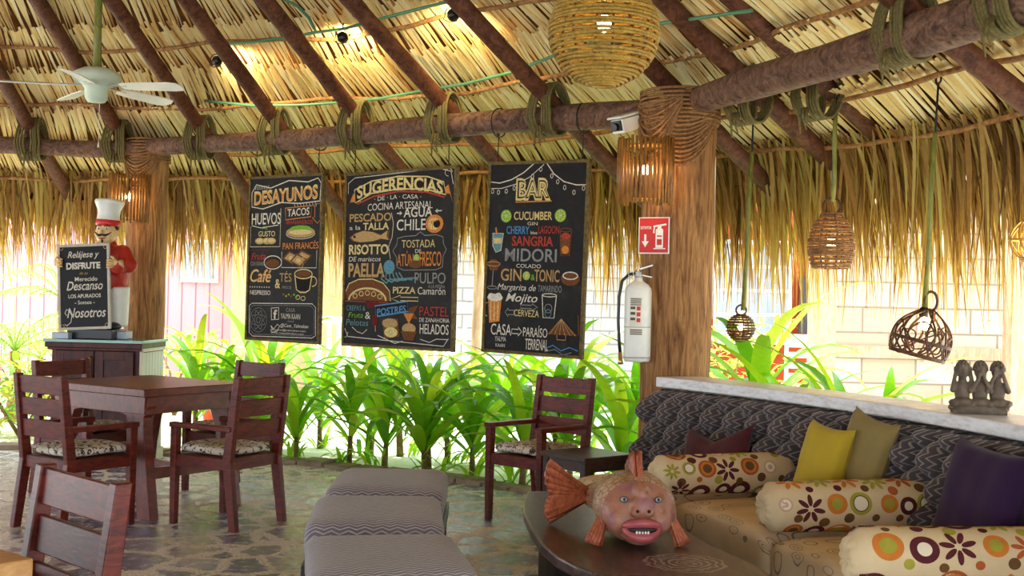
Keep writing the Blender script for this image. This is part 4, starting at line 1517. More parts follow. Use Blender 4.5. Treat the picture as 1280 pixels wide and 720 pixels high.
# ------------------------------------------------------------------ coffee table
t = CT = thing('coffee_table', 'dark curved wooden coffee table carrying the clay fish', 'table', (0.45, 5.0, 0))
outline = [(.10, 5.78), (.075, 5.5), (.075, 5.2), (.10, 4.85), (.135, 4.55), (.19, 4.31), (.25, 4.16), (.30, 4.08), (.36, 4.045), (.60, 4.03), (.90, 4.06), (.935, 4.10), (.90, 4.28), (.80, 4.6), (.735, 4.95), (.70, 5.3), (.68, 5.65), (.62, 5.80), (.40, 5.84)]
def shrink(k):
    return [((x - .45) * k, (y - 5.0) * k) for x, y in outline]
def coffee_top_mat():
    k = NM('coffee_top_wood', 0.32, 0.5)
    co = k.coord('Object', (16, 3, 16))
    n1 = k.noise(co, 1.6, 6, 0.6, 1.4)
    c = k.ramp(n1, [(0.36, rgb(48, 34, 30)), (0.64, rgb(92, 68, 60))])
    t_ = k.n('ShaderNodeTexCoord')
    vm = k.n('ShaderNodeVectorMath', operation='DISTANCE')
    k.link(t_.outputs['Object'], vm.inputs[0])
    vm.inputs[1].default_value = (0.20, -0.74, 0.45)
    wob = k.math('MULTIPLY', k.noise(k.coord('Object'), 18, 3), 0.07)
    d = k.math('ADD', vm.outputs['Value'], wob)
    rg = k.math('GREATER_THAN', k.math('SINE', k.math('MULTIPLY', d, 220)), 0.35)
    inn = k.math('LESS_THAN', d, 0.20)
    k.base(k.mix(k.math('MULTIPLY', k.math('MULTIPLY', rg, inn), 0.65), c, rgb(176, 172, 168)))
    k.bump(n1, 0.2, 0.004)
    return k.mat
m = MB()
m.prism(shrink(1.0), 0.405, 0.45)
obj('tabletop', m, coffee_top_mat(), t, bevel=0.008)
m = MB()
m.prism(shrink(0.80), 0.03, 0.41)
obj('pedestal', m, plain('black_wood', rgb(24, 20, 20), 0.5, 0.3), t, bevel=0.006)
m = MB()
m.prism(shrink(0.95), 0.0, 0.05)
obj('plinth', m, BASEW, t, bevel=0.006)
# ------------------------------------------------------------------ side table by the column
t = thing('side_table', 'small dark square side table between armchair and column', 'table', (0.47, 6.93, 0), radians(38))
m = MB()
m.box((0, 0, 0.485), (0.40, 0.40, 0.03))
obj('tabletop', m, COFFEE, t, bevel=0.006)
for sx in (-1, 1):
    for sy in (-1, 1):
        m = MB()
        m.box((sx * .165, sy * .165, .235), (.045, .045, .47))
        obj('leg', m, COFFEE, t, bevel=0.004)
m = MB()
for s in (-1, 1):
    m.box((0, s * .165, .44), (.30, .025, .06))
    m.box((s * .165, 0, .44), (.025, .30, .06))
obj('apron', m, COFFEE, t)
# ------------------------------------------------------------------ ottomans
def ottoman():
    t = thing('ottoman', '', 'ottoman', group='zigzag ottomans in a row')
    m = MB()
    sx, sy = 0.57, 0.77
    def fn(u, v):
        a, b = u * 2 * pi, (v - 0.5) * pi
        sg = lambda q, e: (abs(q) ** e) * (1 if q >= 0 else -1)
        cb = sg(cos(b), 0.30)
        return (sx / 2 * cb * sg(cos(a), 0.16), sy / 2 * cb * sg(sin(a), 0.16), 0.325 + 0.10 * sg(sin(b), 0.42) + 0.008 * max(0, sin(b)) * cos(a * 2) * 0)
    m.grid(72, 24, fn, wrap=True)
    obj('cushion', m, OTTF, t, smooth=True)
    m = MB()
    for s in (-1, 1):
        m.box((s * (sx / 2 - 0.02), 0, 0.195), (0.05, sy - 0.02, 0.07))
        m.box((0, s * (sy / 2 - 0.03), 0.195), (sx - 0.06, 0.05, 0.07))
    obj('frame', m, BASEW, t, bevel=0.005)
    for ax in (-1, 1):
        for ay in (-1, 1):
            m = MB()
            m.box((ax * (sx / 2 - 0.03), ay * (sy / 2 - 0.05), 0.08), (0.055, 0.08, 0.16), None, 0, 0.85)
            obj('leg', m, BASEW, t, bevel=0.004)
    return t
o1 = ottoman()
for i, (x, y, a, lb) in enumerate([(-0.635, 6.33, 0.02, 'farthest zigzag ottoman of the row, nearest the plants'), (-0.60, 5.42, 0.085, 'middle zigzag ottoman of the row of three'), (-0.45, 4.48, 0.20, 'nearest zigzag ottoman, cut by the bottom edge of the picture')]):
    o = o1 if i == 0 else copy_tree(o1)
    o.location = (x, y, 0)
    o.rotation_euler = (0, 0, a)
    o['label'] = lb
    if i != 1:
        o.scale = (1.07, 1.0, 1.0)
# ------------------------------------------------------------------ clay fish
def fish_mat():
    k = NM('fish_clay', 0.42, 0.4)
    t_ = k.n('ShaderNodeTexCoord')
    s = k.n('ShaderNodeSeparateXYZ')
    k.link(t_.outputs['Object'], s.inputs[0])
    co = k.coord('Object')
    vo = k.voro(k.coord('Object', (1, 1, 1)), 42, 'DISTANCE_TO_EDGE')
    sc = k.math('LESS_THAN', vo.outputs['Distance'], 0.06)
    nz = k.noise(co, 12, 4)
    body = k.ramp(nz, [(0.3, rgb(136, 92, 62)), (0.5, rgb(178, 138, 104)), (0.7, rgb(206, 180, 150))])
    body = k.mix(k.math('MULTIPLY', sc, 0.7), body, rgb(78, 50, 36))
    face = k.ramp(k.noise(co, 9, 3), [(0.34, rgb(140, 88, 64)), (0.52, rgb(166, 112, 86)), (0.70, rgb(150, 96, 104))])
    m1 = k.math('LESS_THAN', s.outputs[1], -0.118)
    k.base(k.mix(m1, body, face))
    k.bump(k.math('ADD', vo.outputs['Distance'], k.math('MULTIPLY', nz, .3)), 0.35, 0.006)
    return k.mat
FISHB = fish_mat()
FIN = wood('fish_fin_clay', rgb(116, 52, 30), rgb(196, 106, 66), (22, 22, 9), 0.4, 0.4)
LIP = plain('fish_lip_glaze', rgb(170, 80, 82), 0.3, 0.5, 0.15, 20)
MOUTH = plain('fish_mouth_dark', rgb(40, 14, 14), 0.5)
t = FISH = thing('clay_fish', 'glazed clay fish with pink lips and raised tail, lying on the coffee table', 'figurine', (0.50, 4.66, 0.452), radians(4))
m = MB()
st = [(-0.205, 0, .105, .02, .02), (-0.20, 0, .108, .055, .050), (-0.185, 0, .112, .090, .078), (-0.155, 0, .122, .125, .103), (-0.11, 0, .131, .150, .124), (-0.05, 0, .136, .162, .134), (0.02, 0, .138, .160, .136), (0.10, -.005, .132, .142, .128), (0.18, -.015, .124, .115, .112),
      (0.25, -.035, .116, .088, .090), (0.31, -.065, .112, .064, .072), (0.35, -.095, .110, .046, .058), (0.37, -.125, .110, .030, .050), (0.38, -.145, .110, .012, .03)]
P, fs = [], []
N = 28
for y, x, z, rx, rz in st:
    for i in range(N):
        a = 2 * pi * i / N
        zz = z + rz * sin(a)
        P.append((x + rx * cos(a), y, max(0.001, zz)))
for j in range(len(st) - 1):
    for i in range(N):
        fs.append((j * N + i, j * N + (i + 1) % N, (j + 1) * N + (i + 1) % N, (j + 1) * N + i))
fs.append(tuple(range(N - 1, -1, -1)))
fs.append(tuple((len(st) - 1) * N + i for i in range(N)))
m.add(P, fs)
# brow ridge, snout and nostril bumps
m.ball((0, -0.185, 0.160), (0.050, 0.040, 0.048), 16, 10)
m.ball((0, -0.15, 0.215), (0.035, 0.06, 0.035), 16, 10)
for s in (-1, 1):
    m.ball((s * 0.026, -0.214, 0.145), (0.022, 0.018, 0.020), 12, 8)
    m.ball((s * 0.075, -0.165, 0.105), (0.05, 0.035, 0.05), 14, 9)
m.ball((0, -0.17, 0.055), (0.075, 0.045, 0.045), 14, 9)
obj('body', m, FISHB, t, smooth=True, remesh=0.006, smoothit=4)
m = MB()
def lip(z0, amp, th, sag):
    pts, rr = [], []
    for q in range(17):
        u = -1 + q / 8
        pts.append((0.072 * u, -0.226 + 0.035 * u * u, z0 + amp * (1 - u * u) + sag * (abs(u) ** 3)))
        rr.append(th * (0.45 + 0.55 * sqrt(max(0, 1 - u * u))))
    m.tube(pts, rr, 10)
lip(0.083, 0.022, 0.019, 0.004)
lip(0.075, -0.026, 0.020, 0.010)
obj('lips', m, LIP, t, smooth=True)
m = MB()
m.ball((0, -0.215, 0.079), (0.058, 0.022, 0.020), 16, 8)
obj('mouth', m, MOUTH, t, smooth=True)
m = MB()
for q in range(5):
    m.ball((-0.024 + q * 0.011, -0.234, 0.071), (0.0045, 0.004, 0.006), 8, 6)
obj('teeth', m, WHITE, t, smooth=True)
EYEG = plain('fish_eye_glaze', rgb(176, 172, 160), 0.3, 0.5, 0.1)
RIMG = plain('fish_rim_glaze', rgb(62, 66, 72), 0.4)
for s in (-1, 1):
    m = MB()
    Re = Euler((-.25, 0, s * 0.45)).to_matrix()
    m.ball((s * 0.066, -0.176, 0.186), (0.0135, 0.010, 0.0095), 14, 9, 0, Re)
    e = obj('eye', m, EYEG, t, smooth=True)
    m = MB()
    m.ball((s * 0.0655, -0.1835, 0.187), (0.006, 0.0045, 0.0065), 12, 8)
    obj('pupil', m, BLACKP, e, smooth=True)
    m = MB()
    m.ring((s * 0.066, -0.178, 0.186), 0.0130, 0.0028, (s * .45, -1, 0.25), 18, 6, 0, 1.15, 0.8)
    obj('eye_rim', m, RIMG, e, smooth=True)
    m = MB()
    m.ball((s * 0.022, -0.230, 0.150), (0.007, 0.006, 0.0065), 10, 7)
    obj('nostril', m, MOUTH, t, smooth=True)
    # pectoral fins: ribbed fans standing on the table beside the cheeks
    m = MB()
    def pf(u, v, s=s):
        rib = 0.005 * sin(u * 26)
        return (s * (0.118 + 0.030 * v + (0.020 + 0.036 * v) * u), -0.115 + 0.03 * u + rib - 0.035 * v, 0.118 - 0.118 * v + 0.012 * u * v)
    m.grid(24, 6, pf)
    o = obj('pectoral_fin', m, FIN, t, smooth=True)
    so = o.modifiers.new('thickness', 'SOLIDIFY')
    so.thickness = 0.014
    so.offset = 0
m = MB()
pts = []
for q in range(25):
    a = radians(-40 + 260 * q / 24)
    pts.append((0.148 * cos(a), -0.115 + 0.02 * sin(a), 0.128 + 0.122 * sin(a)))
m.tube(pts, [.004 if 0 < q < 24 else .001 for q in range(25)], 7)
obj('gill_ridge', m, plain('fish_gill_clay', rgb(140, 96, 74), 0.4, 0.4, 0.15, 20), t, smooth=True)
m = MB()
def df(u, v):
    rib = 0.006 * sin(u * 40)
    y = -0.10 + 0.20 * u
    hh = 0.10 * (1 - u) ** 0.8 + 0.015
    return (rib + 0.004, y + 0.05 * v, 0.24 + 0.01 * sin(u * 3) + hh * v + 0.0)
m.grid(26, 5, df)
o = obj('dorsal_fin', m, FIN, t, smooth=True)
so = o.modifiers.new('thickness', 'SOLIDIFY')
so.thickness = 0.028
so.offset = 0
m = MB()
def tf(u, v):
    # forked fan: v runs out from the root, u across from lower to upper lobe
    a = radians(-58 + 116 * u)
    lobe = abs(2 * u - 1)
    R = 0.175 + 0.10 * lobe ** 1.3
    q = 0.10 + 0.90 * v
    rib = 0.0065 * sin(u * 62) * (0.3 + v)
    x = -0.10 - R * q * 1.12 * cos(a * 0.85)
    z = 0.112 + R * q * sin(a * 0.85) * (0.78 if u > .5 else 0.5)
    y = 0.36 - 0.03 * v + rib - 0.04 * lobe * v
    return (x, y, max(0.006, z))
m.grid(60, 12, tf)
o = obj('tail_fin', m, FIN, t, smooth=True)
so = o.modifiers.new('thickness', 'SOLIDIFY')
so.thickness = 0.022
so.offset = 0
# ------------------------------------------------------------------ three stone figures on the ledge
STAT = plain('weathered_stone', rgb(108, 94, 80), 0.85, 0.2, 0.3, 30, 0, 0.4)
sp = pol(6.56, 15.6, 0.945)
t = STF = thing('stone_figures', 'grey stone statue of three seated curly-haired figures covering ears, mouth and eyes, on the ledge', 'statue', sp, radians(-12))
m = MB()
m.ball((0, 0, 0.022), (0.128, 0.052, 0.030), 24, 10)
m.box((0, 0, 0.010), (0.22, 0.085, 0.02))
obj('base', m, STAT, t, smooth=True, remesh=0.005, smoothit=2)
for i, x in enumerate((-0.068, 0.004, 0.074)):
    m = MB()
    m.ball((x, 0, 0.085), (0.033, 0.028, 0.050), 16, 10)             # torso
    m.ball((x, -0.02, 0.045), (0.048, 0.036, 0.020), 16, 8)           # crossed legs
    for s in (-1, 1):
        m.tube([(x + s * .02, -0.03, .045), (x + s * .048, -0.03, .043), (x + s * .03, -0.052, .036)], [.017, .015, .012], 8)
    m.tube([(x, 0, .12), (x, -0.002, .15)], [.018, .016], 10)
    m.ball((x, -0.008, 0.170), (0.027, 0.028, 0.033), 18, 12)         # head
    m.ball((x, -0.037, 0.166), (0.005, 0.006, 0.007), 8, 6)           # nose
    hand = [[(-.030, -.010, .172), (.030, -.010, .172)], [(-.010, -.038, .153), (.010, -.038, .153)], [(-.013, -.038, .175), (.013, -.038, .175)]][i]
    for s, hd in zip((-1, 1), hand):
        el = (x + s * .045, -0.022, .085)
        m.tube([(x + s * .028, 0, .122), el], [.013, .011], 8)
        m.tube([el, (x + hd[0], hd[1], hd[2] - .012)], [.011, .008], 8)
        m.ball((x + hd[0], hd[1], hd[2]), (.010, .006, .015), 10, 7)
    f = obj('figure', m, STAT, t, smooth=True, remesh=0.004, smoothit=1)
    m = MB()
    for j in range(7):
        tt = 0.1 + j * 0.24
        n = max(1, int(13 * sin(tt)))
        for q in range(n):
            a = 2 * pi * q / n + j
            c = Vector((0.027 * sin(tt) * cos(a), 0.029 * sin(tt) * sin(a), 0.034 * cos(tt)))
            if c.y < -0.012 and c.z < 0.014:
                continue
            m.ball((x + c.x, -0.004 + c.y, 0.172 + c.z), 0.0062, 7, 5)
    obj('curled_hair', m, STAT, f, smooth=True)
STF.scale = (1.0, 1.05, 1.1)
# ------------------------------------------------------------------ chef figure on the cabinet
t = CHEF = thing('chef_figure', 'painted chef statue in red jacket and tall white hat holding a sign, on the cabinet', 'figurine', (X(121, 9.45), 9.45, CZ), radians(-4))
SKIN = plain('chef_skin_paint', rgb(232, 196, 140), 0.45, 0.4, 0.08)
CRED = plain('chef_red_paint', rgb(182, 44, 30), 0.45, 0.4, 0.12)
HAIRP = plain('chef_hair_paint', rgb(34, 26, 24), 0.5)
m = MB()
m.box((0, 0.02, 0.04), (0.37, 0.28, 0.08))
obj('base', m, BLACKP, t, bevel=0.006)
m = MB()
m.ball((0.05, 0.05, 0.50), (0.185, 0.145, 0.20), 20, 12)
m.ball((0.055, 0.05, 0.66), (0.165, 0.11, 0.12), 20, 12)
for s, pts in ((-1, [(-0.09, 0.04, 0.70), (-0.21, 0.02, 0.62), (-0.245, -0.04, 0.60)]), (1, [(0.19, 0.04, 0.70), (0.265, 0.0, 0.60), (0.20, -0.08, 0.585)])):
    m.tube(pts, [.068, .066, .055], 12)
    for p in pts:
        m.ball(p, .066, 12, 8)
m.tube([(0.06, 0.045, 0.70), (0.065, 0.04, 0.80)], [.075, .06], 14)
obj('jacket', m, CRED, t, smooth=True, remesh=0.012, smoothit=3)
m = MB()
for s in (-1, 1):
    m.tube([(0.06 + s * .085, .05, .42), (0.065 + s * .09, .05, .25), (0.07 + s * .09, .04, .10)], [.105, .09, .085], 14)
obj('trousers', m, WHITE, t, smooth=True, remesh=0.012, smoothit=3)
m = MB()
for s in (-1, 1):
    m.ball((0.07 + s * .09, -0.03, .105), (.06, .10, .035), 14, 8)
obj('shoe', m, BLACKP, t, smooth=True)
HD = (0.065, 0.02, 0.865)
m = MB()
m.ball(HD, (.088, .090, .098), 22, 14)
m.ball((HD[0], HD[1] - .035, HD[2] - .055), (.070, .060, .050), 18, 10)
m.ball((HD[0] - .008, HD[1] - .098, HD[2] - .008), (.018, .022, .018), 12, 8)
for s in (-1, 1):
    m.ball((HD[0] + s * .086, HD[1] + .01, HD[2] - .005), (.014, .022, .028), 12, 8)
    m.ball((HD[0] + s * .045, HD[1] - .068, HD[2] - .025), (.030, .026, .026), 12, 8)
m.tube([(HD[0], HD[1] + .01, .79), (HD[0], HD[1], .84)], [.05, .055], 12)
face = obj('head', m, SKIN, t, smooth=True, remesh=0.006, smoothit=2)
for s in (-1, 1):
    m = MB()
    m.ball((HD[0] + s * .034, HD[1] - .083, HD[2] + .022), (.014, .008, .009), 12, 8)
    e = obj('eye', m, WHITE, face, smooth=True)
    m = MB()
    m.ball((HD[0] + s * .034, HD[1] - .090, HD[2] + .021), (.006, .004, .007), 8, 6)
    e = obj('pupil', m, HAIRP, face, smooth=True)
    m = MB()
    m.tube([(HD[0] + s * .014, HD[1] - .09, HD[2] + .042), (HD[0] + s * .036, HD[1] - .088, HD[2] + .050), (HD[0] + s * .058, HD[1] - .074, HD[2] + .040)], [.004, .006, .003], 6)
    obj('eyebrow', m, HAIRP, face, smooth=True)
m = MB()
for s in (-1, 1):
    m.tube([(HD[0], HD[1] - .102, HD[2] - .028), (HD[0] + s * .025, HD[1] - .102, HD[2] - .034), (HD[0] + s * .055, HD[1] - .088, HD[2] - .020), (HD[0] + s * .066, HD[1] - .078, HD[2] - .006)], [.008, .010, .006, .003], 8)
m.ball((HD[0], HD[1] - .092, HD[2] - .078), (.010, .008, .014), 8, 6)
for s in (-1, 1):
    m.ball((HD[0] + s * .078, HD[1] + .0, HD[2] + .035), (.016, .03, .035), 10, 8)
m.ball((HD[0], HD[1] + .035, HD[2] + .01), (.085, .068, .07), 14, 10)
obj('hair_and_moustache', m, HAIRP, face, smooth=True)
m = MB()
m.tube([(HD[0] - .032, HD[1] - .096, HD[2] - .052), (HD[0], HD[1] - .102, HD[2] - .060), (HD[0] + .032, HD[1] - .096, HD[2] - .052)], [.003, .007, .003], 8)
obj('mouth', m, plain('chef_lip_paint', rgb(190, 70, 60), 0.5), face, smooth=True)
m = MB()
hp = [(.090, 0.0), (.092, .05), (.090, .052), (.088, .09), (.092, .13), (.108, .165), (.118, .19), (.112, .208), (.08, .216), (.02, .212)]
Rt = Euler((0.0, 0.06, 0)).to_matrix()
n0 = 30
P, fs = [], []
for j, (r, z) in enumerate(hp):
    for i in range(n0):
        a = 2 * pi * i / n0
        w = 1 + 0.05 * cos(6 * a) * min(1, max(0, (z - .06) / .1))
        P.append(Rt @ Vector((r * w * cos(a), r * w * sin(a), z)) + Vector((HD[0], HD[1] + .01, HD[2] + .05)))
for j in range(len(hp) - 1):
    for i in range(n0):
        fs.append((j * n0 + i, j * n0 + (i + 1) % n0, (j + 1) * n0 + (i + 1) % n0, (j + 1) * n0 + i))
fs.append(tuple((len(hp) - 1) * n0 + i for i in range(n0)))
m.add(P, fs)
hat = obj('chef_hat', m, WHITE, t, smooth=True)
m = MB()
m.lathe([(.093, 0.0), (.096, .004), (.096, .046), (.093, .05)], 30, (HD[0], HD[1] + .01, HD[2] + .048), 0, Rt)
obj('hat_band', m, REDP, hat, smooth=True)
# the sign he holds, tilted
sg = bpy.data.objects.new('sign_board', None)
COL.objects.link(sg)
sg.parent = t
sg.empty_display_size = 0.05
sg.location = (-0.032, -0.125, 0.075)
sg.rotation_euler = (-0.03, -0.06, 0)
SW, SH = 0.43, 0.685
m = MB()
m.box((0, 0, SH / 2), (SW - .01, 0.014, SH - .01))
obj('panel', m, plain('sign_black', rgb(22, 19, 19), 0.45, 0.25, 0.1), sg)
m = MB()
for s in (-1, 1):
    m.box((s * (SW / 2 - .011), 0, SH / 2), (.022, .024, SH))
    m.box((0, 0, SH / 2 + s * (SH / 2 - .011)), (SW, .023, .022))
obj('sign_frame', m, plain('silver_frame', rgb(196, 186, 168), 0.4, 0.5, 0.1), sg, bevel=0.003)
def sign_line(name, fn):
    k = Ink(SW, SH, -0.0075)
    fn(k)
    obj(name, k.mb, CK, sg)
sign_line('lettering', lambda k: k.text('Relájese y', .20, .085, .80, .185, W_, shear=.3, bold=.012))
sign_line('lettering', lambda k: k.text('DISFRUTE', .17, .215, .82, .295, W_, bold=.045))
sign_line('lettering', lambda k: k.text('de su', .42, .325, .58, .358, T_, shear=.3))
sign_line('lettering', lambda k: k.text('Merecido', .33, .385, .76, .435, W_, bold=.012))
sign_line('lettering', lambda k: k.text('Descanso', .17, .435, .86, .54, W_, shear=.3, bold=.012))
sign_line('lettering', lambda k: k.text('LOS APURADOS', .20, .585, .82, .63, W_, bold=.02))
sign_line('lettering', lambda k: k.text('- Somos -', .32, .66, .70, .705, W_, bold=.01))
sign_line('lettering', lambda k: k.text('Nosotros', .17, .745, .91, .86, W_, shear=.28, bold=.012))
sign_line('flourish', lambda k: k.line([(.12, .93), (.16, .95), (.24, .91), (.26, .83), (.20, .77), (.16, .76), (.13, .80), (.16, .83)], W_, .006))
for u in (.08, .92):
    for v in (.045, .955):
        sign_line('corner_screw', lambda k: k.ell(u, v, .03, .02, T_, False, .005))
def fist(x, y, z, s, par):
    m = MB()
    m.ball((x, y + .012, z), (.030, .022, .040), 14, 9)
    for q in range(4):
        zz = z + .027 - q * .018
        m.tube([(x, y + .005, zz), (x - s * .022, y - .018, zz), (x - s * .042, y - .020, zz - .002), (x - s * .054, y - .012, zz - .003)], [.0105, .010, .009, .007], 8)
    m.tube([(x + s * .005, y, z + .03), (x - s * .01, y - .012, z + .052), (x - s * .024, y - .012, z + .056)], [.011, .010, .008], 8)
    if s > 0:
        m.tube([(x + .005, y + .02, z - .005), (x + .05, y + .05, z + .0)], [.028, .04], 10)
    return obj('hand', m, SKIN, par, smooth=True)
fist(0.195, -0.135, 0.605, 1, t)
fist(-0.285, -0.115, 0.605, -1, t)
m = MB()
m.box((X(93, 9.35) - .07, 9.34, CZ + .027), (0.13, 0.16, 0.05))
tag(obj('menu_stack', m, plain('pale_blue_paper', rgb(196, 208, 226), 0.6, 0.3, 0.1, 8), bevel=0.004), 'pale block at the left of the chef base on the cabinet', 'paper')  # plain pale block beside the base; its real nature is left open
m = MB()
m.box((X(154, 9.5), 9.5, CZ + .033), (0.12, 0.16, 0.06))
tag(obj('menu_stack', m, bpy.data.materials['pale_blue_paper'], bevel=0.004), 'pale block at the right of the chef base on the cabinet', 'paper')
# ------------------------------------------------------------------ column fittings
def lamp_light(name, loc, parent, watts, col=(1, 0.66, 0.3), r=0.03):
    d = bpy.data.lights.new(name, 'POINT')
    d.energy = watts
    d.color = col
    d.shadow_soft_size = r
    o = bpy.data.objects.new(name, d)
    COL.objects.link(o)
    o.parent = parent
    o.location = loc
    return o
CANE = wood('dark_bamboo_cane', rgb(104, 60, 22), rgb(186, 128, 58), (20, 20, 4), 0.4, 0.4)
def sconce(label, c, z0, z1, R, facing, n=19):
    t = thing('wall_lamp', label, 'lamp', (c[0], c[1], z0), facing)
    h = z1 - z0
    m = MB()
    for k in range(n):
        a = pi + pi * (k + 0.5) / n
        x, y = R * cos(a), R * 0.62 * sin(a)
        jz = rnd.uniform(-.012, .012)
        m.tube([(x, y, jz), (x + rnd.uniform(-.003, .003), y, h / 2), (x, y, h + jz)], R * 0.054, 7)
    obj('bamboo_slats', m, CANE, t, smooth=True)
    m = MB()
    for z in (0.035, h - 0.035):
        m.ring((0, 0, z), R - 0.016, 0.008, (0, 0, 1), 20, 6, 0, 1.0, 0.60, pi, 2 * pi)
        m.tube([(-R, 0, z), (R, 0, z)], 0.008, 6)
        m.tube([(R * .5, 0, z), (R * .5, 0.14, z)], 0.008, 6)
        m.tube([(-R * .5, 0, z), (-R * .5, 0.14, z)], 0.008, 6)
    obj('hoop', m, BAMBOO, t, smooth=True)
    m = MB()
    m.ball((0, -0.02, h * 0.52), (0.022, 0.022, 0.032), 12, 8)
    obj('bulb', m, BULB, t, smooth=True)
    m = MB()
    m.lathe([(0.014, 0), (0.016, 0.03), (0.014, 0.06)], 10, (0, -0.02, h * .52 + .03))
    m.tube([(0, -.02, h * .52 + .09), (0, 0.0, h - .035)], .005, 5)
    obj('socket', m, BLACKP, t, smooth=True)
    lamp_light('bulb_light', (0, -0.05, h * 0.52), t, 2)
    return t
sconce('bamboo slat wall lamp with lit bulb on the column above the fire sign', (0.795, 7.10), 1.985, 2.39, 0.165, radians(-8))
sconce('bamboo slat wall lamp on the left column above the chef', (-3.255, 9.90), 1.97, 2.38, 0.165, radians(10))
ex = (0.785, 7.27)
t = thing('fire_extinguisher', 'white fire extinguisher with black hose mounted on the column', 'fire extinguisher', (ex[0], ex[1], 1.025), radians(-10))
m = MB()
m.lathe([(.074, 0), (.082, .012), (.084, .03), (.084, .43), (.080, .455), (.062, .480), (.036, .495), (.026, .505), (.026, .525)], 30)
obj('cylinder', m, WHITE, t, smooth=True)
m = MB()
m.ring((0, 0, 0.215), .0848, .003, (0, 0, 1), 30, 6)
m.ring((0, 0, 0.028), .084, .004, (0, 0, 1), 30, 6)
obj('strap', m, METAL, t, smooth=True)
m = MB()
m.lathe([(.024, .52), (.03, .53), (.028, .56), (.016, .575)], 14)
m.beam((-.02, 0, .565), (.09, -.01, .60), .026, .012)
m.beam((-.02, 0, .545), (.085, -.01, .525), .022, .010)
obj('valve_handle', m, METAL, t, bevel=0.002)
m = MB()
m.tube([(-.02, -.01, .545), (-.06, -.02, .54), (-.10, -.02, .50), (-.118, -.015, .40), (-.120, -.01, .25), (-.112, -.005, .12), (-.104, 0, .05)], .010, 9)
obj('hose', m, BLACKP, t, smooth=True)
m = MB()
m.tube([(-.104, 0, .055), (-.102, 0, .0), (-.10, 0, -.02)], [.012, .015, .019], 10)
obj('nozzle', m, GOLD, t, smooth=True)
m = MB()
m.ring((-.045, -.03, .54), .016, .003, (0, 1, 0), 14, 5)
obj('pin_ring', m, METAL, t, smooth=True)
m = MB()
def lab(u0, u1, z0, z1, mi, lift):
    def fn(u, v):
        a = -pi / 2 + (u0 + (u1 - u0) * u)
        return ((.0842 + lift) * cos(a), (.0842 + lift) * sin(a), z0 + (z1 - z0) * v)
    m.grid(10, 1, fn, mi)
lab(-.55, .35, .22, .40, 0, .0003)
for q in range(4):
    lab(-.50, .30, .385 - q * .012, .392 - q * .012, 1, .0006)
for q in range(3):
    lab(-.5, -.12, .325 - q * .034, .342 - q * .034, 1, .0006)
    lab(-.02, .26, .318 - q * .036, .343 - q * .036, 2, .0006)
lab(-.55, .45, .165, .205, 0, .0003)
for q in range(3):
    lab(-.5, .4, .170 + q * .012, .177 + q * .012, 1, .0006)
obj('instruction_label', m, [CREAM, plain('label_ink', rgb(90, 84, 80), 0.6), REDP], t)
# fire sign
t = thing('fire_sign', 'red square extinguisher sign with white arrow on the column', 'sign', (0.868, 7.215, 1.695), radians(-24))
m = MB()
m.box((0, 0, .112), (.198, .006, .226))
obj('plate', m, WHITE, t, bevel=0.002)
k = Ink(.198, .226, -.0032)
SG = [plain('sign_red', rgb(204, 36, 26), 0.4, 0.4, 0.05), WHITE]
k.fill([(.035, .03), (.965, .03), (.965, .97), (.035, .97)], 0)
k.text('EXTINTOR', .07, .25, .42, .33, 1, bold=.02)
k.fill([(.19, .47), (.26, .47), (.26, .66), (.34, .66), (.225, .82), (.11, .66), (.19, .66)], 1)
k.fill([(.56, .36), (.80, .36), (.80, .84), (.56, .84)], 1)
k.ell(.68, .36, .12, .06, 1)
k.fill([(.62, .22), (.74, .22), (.74, .34), (.62, .34)], 1)
k.line([(.48, .26), (.60, .24), (.90, .20)], 1, .010)
k.line([(.52, .27), (.50, .36), (.50, .44)], 1, .008)
k.fill([(.60, .50), (.76, .50), (.76, .54), (.60, .54)], 0)
k.fill([(.60, .60), (.76, .60), (.76, .76), (.60, .76)], 0)
k.line([(.50, .86), (.88, .86)], 1, .006)
obj('sign_symbols', k.mb, SG, t)
# security camera
t = thing('security_camera', 'white security camera on the beam beside the column top', 'camera', (0.72, 7.41, 2.525), radians(-50))
t.scale = (1.25, 1.25, 1.25)
m = MB()
m.box((0, 0, 0), (.085, .18, .07), Euler((0.30, 0, 0)).to_matrix())
m.box((0, -.02, .042), (.098, .20, .012), Euler((0.30, 0, 0)).to_matrix())
obj('housing', m, WHITE, t, bevel=0.008)
m = MB()
m.box((0, -.092, -.024), (.070, .012, .052), Euler((0.30, 0, 0)).to_matrix())
m.lathe([(.02, 0), (.02, .02)], 14, (0, -.09, -.026), 0, Euler((pi / 2 + .3, 0, 0)).to_matrix())
obj('lens', m, BLACKP, t, bevel=0.003)
m = MB()
m.tube([(.03, .06, .02), (.05, .09, .06)], .016, 8)
m.box((.055, .10, .07), (.06, .03, .07))
obj('mount', m, WHITE, t, bevel=0.004)
# ------------------------------------------------------------------ ceiling fan
fx, fy, fz = at(121, 106, 8.45)
t = thing('ceiling_fan', 'pale green-white ceiling fan hanging on a bamboo rod, upper left', 'fan', (fx, fy, fz))
zt = roof_z(hypot(fx - CX, fy - CY)) + 0.05 - fz
m = MB()
m.tube([(0, 0, .12), (-.004, 0, .4), (0, 0, .75), (.01, 0, zt)], [.030, .027, .028, .027], 10)
for z in (.42, .78):
    m.ring((0, 0, z), .028, .006, (0, 0, 1), 14, 5)
obj('bamboo_rod', m, GBAMBOO, t, smooth=True)
MINT = plain('mint_white_paint', rgb(206, 220, 196), 0.4, 0.4, 0.05)
m = MB()
m.lathe([(.03, .125), (.10, .115), (.165, .08), (.175, .05), (.15, .01), (.10, -.01), (.085, -.03), (.08, -.10), (.06, -.125), (.02, -.13)], 28)
obj('motor_housing', m, MINT, t, smooth=True)
